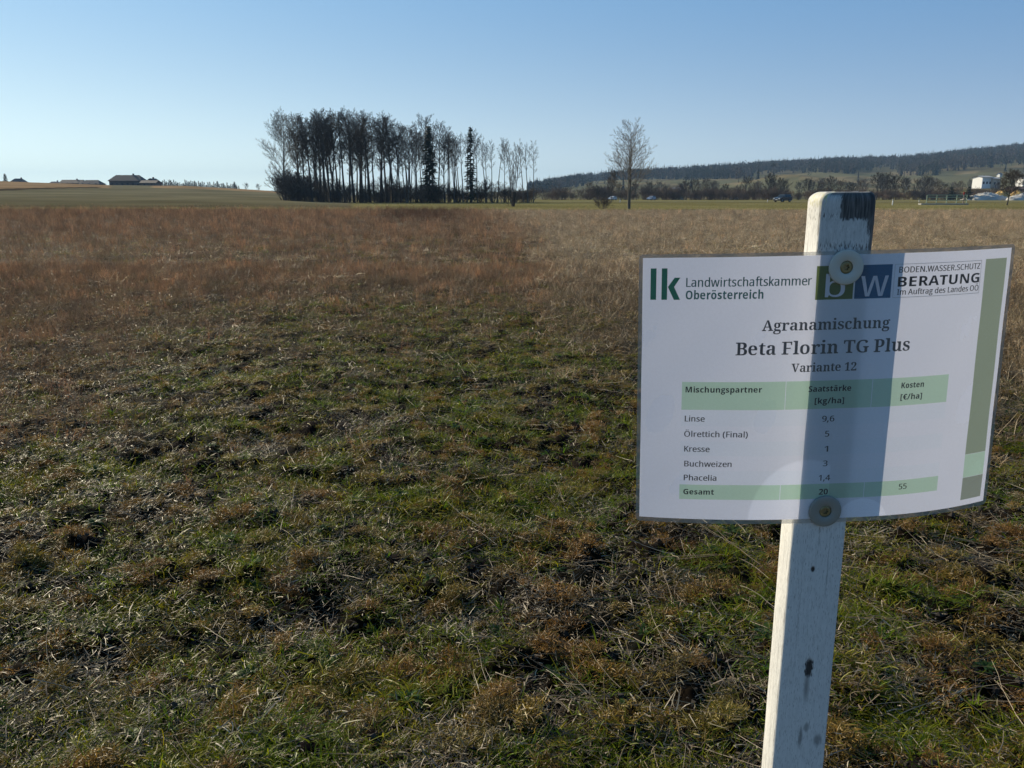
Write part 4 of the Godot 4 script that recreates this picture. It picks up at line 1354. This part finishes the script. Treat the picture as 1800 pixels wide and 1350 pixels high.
	for q in [["Linse", 34.3, 49.6, 128.0], ["Ölrettich (Final)", 34.2, 83.0, 140.6], ["Kresse", 34.5, 54.1, 152.9], ["Buchweizen", 34.8, 71.6, 165.2], ["Phacelia", 34.7, 60.2, 176.9], ["9,6", 140.6, 150.1, 129.0], ["5", 143.7, 146.9, 141.3], ["1", 144.0, 146.9, 153.7], ["3", 143.7, 147.2, 165.7], ["1,4", 141.2, 150.2, 177.7], ["55", 207.7, 214.6, 188.3]]:
		lettering(q[0], "Droid Sans", 400, q[1], q[2], q[3], 4.7, grey_ink, holder)
	lettering("Gesamt", "Droid Sans", 700, 34.7, 58.8, 188.8, 4.6, black_ink, holder)
	lettering("20", "Droid Sans", 700, 142.0, 149.2, 189.6, 4.9, black_ink, holder)
	for q in holder.get_children():
		holder.remove_child(q)
		page.add_child(q, true)
		q.position = -base
	holder.free()

	# --- two plastic washers with their screws
	for k in 2:
		var s: float = [150.5, 147.6][k]
		var v: float = [9.3, 203.4][k]
		var wb := Buf.new()
		lathe(wb, [Vector2(4.9, 0.2), Vector2(4.9, 1.6), Vector2(5.3, 2.0), Vector2(12.2, 2.0), Vector2(12.8, 1.7), Vector2(13.1, 1.1), Vector2(13.1, 0.2)], 48)
		var washer := part("washer", wb.mesh(mat([Color(0.56, 0.54, 0.47), Color(0.27, 0.26, 0.225)][k], 0.5), true, false), sign)
		washer.basis = Basis(SX, -SY, -SZ)
		washer.position = sheet(s, v, 0.35) - base
		var sb := Buf.new()
		var n := 36
		for j in n:
			var a0 := TAU * j / n
			var a1 := TAU * (j + 1) / n
			var star := func(a: float) -> float: return 2.0 + 0.42 * cos(6.0 * a)
			var o0 := Vector3(cos(a0) * 4.7, sin(a0) * 4.7, 1.1) * 0.001
			var o1 := Vector3(cos(a1) * 4.7, sin(a1) * 4.7, 1.1) * 0.001
			var m0 := Vector3(cos(a0) * 3.6, sin(a0) * 3.6, 1.75) * 0.001
			var m1 := Vector3(cos(a1) * 3.6, sin(a1) * 3.6, 1.75) * 0.001
			var i0 := Vector3(cos(a0) * star.call(a0), sin(a0) * star.call(a0), 1.75) * 0.001
			var i1 := Vector3(cos(a1) * star.call(a1), sin(a1) * star.call(a1), 1.75) * 0.001
			var dn := Vector3(0, 0, -0.0018)
			sb.quad(o0, m0, m1, o1)
			sb.quad(m0, i0, i1, m1)
			sb.quad(i0, i0 + dn, i1 + dn, i1)
			sb.tri(i0 + dn, Vector3(0, 0, -0.0001), i1 + dn)
		var screw := part("screw", sb.mesh(mat(Color(0.30, 0.24, 0.12), 0.4), false, false), washer)
		(screw.mesh.surface_get_material(0) as StandardMaterial3D).metallic = 0.6


func lathe(b: Buf, prof: Array, n: int) -> void:
	for q in prof:
		for j in n:
			var a := TAU * j / n
			b.p(Vector3(cos(a) * q.x, sin(a) * q.x, q.y) * 0.001)
	for k in prof.size() - 1:
		for j in n:
			var j2 := (j + 1) % n
			for q in [k * n + j, (k + 1) * n + j, (k + 1) * n + j2, k * n + j, (k + 1) * n + j2, k * n + j2]:
				b.i.push_back(q)


func stake_paint(total: float) -> StandardMaterial3D:
	# weathered white paint; x runs round the stake (front, right, back, left), y down from the top
	var wpx := 568
	var hpx := 1024
	var img := Image.create(wpx, hpx, false, Image.FORMAT_RGB8)
	var mm := total * 1000.0 / wpx
	var grainy := noise(81, 1.0, 3)
	var blot := noise(83, 1.0, 3)
	for y in hpx:
		var dy := y * 720.0 / hpx
		for x in wpx:
			var u := x * mm            # 0..~44 front, then right side, back, left side
			var streak := grainy.get_noise_2d(u * 0.55, dy * 0.03)
			var fine := grainy.get_noise_2d(u * 1.6 + 300.0, dy * 0.10)
			var bl := blot.get_noise_2d(u * 0.16, dy * 0.09)
			var bl2 := blot.get_noise_2d(u * 0.5, dy * 0.17)
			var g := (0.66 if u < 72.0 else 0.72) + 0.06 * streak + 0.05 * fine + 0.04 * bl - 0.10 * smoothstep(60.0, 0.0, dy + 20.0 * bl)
			var wear := 0.0
			if u < 46.0:
				# bare grey wood at the top right of the front, running down its right edge
				wear = maxf(wear, smoothstep(16.2, 17.6, u + 1.6 * bl2) * smoothstep(20.5, 18.5, dy + 2.5 * bl2))
				wear = maxf(wear, smoothstep(38.0, 39.5, u + 3.0 * bl2) * smoothstep(34.0, 26.0, dy + 6.0 * bl2) * smoothstep(-0.55, 0.1, fine + 0.3))
				wear = maxf(wear, smoothstep(41.2, 42.0, u + 1.2 * fine) * smoothstep(52.0, 40.0, dy) * 0.9)
				# flaked ticks in bands
				var tick := smoothstep(0.16, 0.34, grainy.get_noise_2d(u * 0.9, dy * 0.16 + 70.0))
				wear = maxf(wear, tick * exp(-pow((dy - 41.0) / 5.5, 2.0)) * 1.15)
				wear = maxf(wear, tick * exp(-pow((dy - 17.0) / 2.6, 2.0)) * smoothstep(26.0, 20.0, u))
				wear = maxf(wear, smoothstep(3.0, 0.8, dy + 2.0 * fine) * smoothstep(4.0, 7.0, u) * 0.9)
				wear = maxf(wear, smoothstep(2.4, 1.2, u + 0.9 * bl2) * smoothstep(-0.35, 0.2, streak + 0.4 * bl) * smoothstep(60.0, 40.0, dy) * 0.8)
				# the knot, small holes and drying cracks lower down
				var kd := Vector2((u - 24.5 + 1.6 * bl2) / 3.6, (dy - 391.0 - 3.0 * fine) / 9.5).length()
				wear = maxf(wear, smoothstep(1.15, 0.7, kd))
				wear = maxf(wear, 0.55 * smoothstep(1.6, 0.2, Vector2((u - 24.0) / 2.2, (dy - 408.0) / 14.0).length()))
				wear = maxf(wear, smoothstep(1.3, 0.6, Vector2((u - 20.5) / 1.7, (dy - 300.0) / 2.6).length()))
				for q in [[23.4, 258.0, 0.5, 24.0, 0.6], [35.0, 230.0, 0.5, 14.0, 0.8], [32.5, 300.0, 0.5, 30.0, 0.35], [22.5, 458.0, 1.6, 11.0, 0.6], [37.0, 461.0, 4.0, 6.0, 0.55], [27.0, 448.0, 2.4, 5.0, 0.5], [12.0, 340.0, 0.4, 60.0, 0.25]]:
					wear = maxf(wear, q[4] * smoothstep(1.25, 0.5, Vector2((u - q[0] + 0.7 * bl2) / q[2], (dy - q[1]) / q[3]).length() - 0.5 * fine))
				wear = maxf(wear, 0.7 * smoothstep(1.0, 0.3, u + 0.8 * fine) * smoothstep(0.0, 0.3, streak))
			else:
				wear = 0.35 * smoothstep(0.22, 0.42, grainy.get_noise_2d(u * 0.7, dy * 0.012))
				if u > 112.0: wear = maxf(wear, 0.8 * smoothstep(0.28, 0.4, bl2) * smoothstep(40.0, 10.0, dy))
				if u < 72.0: wear = maxf(wear, 0.7 * smoothstep(80.0, 10.0, dy + 20.0 * bl))
			wear = maxf(wear, 0.5 * smoothstep(0.36, 0.48, fine))
			var c := Color(g, g * 0.985, g * 0.94).lerp((Color(0.095, 0.09, 0.085) if dy < 120.0 else Color(0.03, 0.027, 0.025)) * (1.0 + 1.1 * streak + 0.5 * fine), clampf(wear, 0, 1))
			# yellow lichen on the left top corner
			if (u > 118.0 or u < 6.0) and dy < 14.0:
				c = c.lerp(Color(0.62, 0.58, 0.22), smoothstep(-0.05, 0.35, bl2) * smoothstep(14.0, 2.0, dy) * 0.8)
			img.set_pixel(x, y, c.linear_to_srgb())
	var m := mat(Color.WHITE, 0.7)
	m.albedo_texture = ImageTexture.create_from_image(img)
	var bump := Image.create(wpx, hpx, false, Image.FORMAT_RGB8)
	bump.copy_from(img)
	bump.bump_map_to_normal_map(1.6)
	m.normal_enabled = true
	m.normal_texture = ImageTexture.create_from_image(bump)
	m.normal_scale = 0.6
	return m
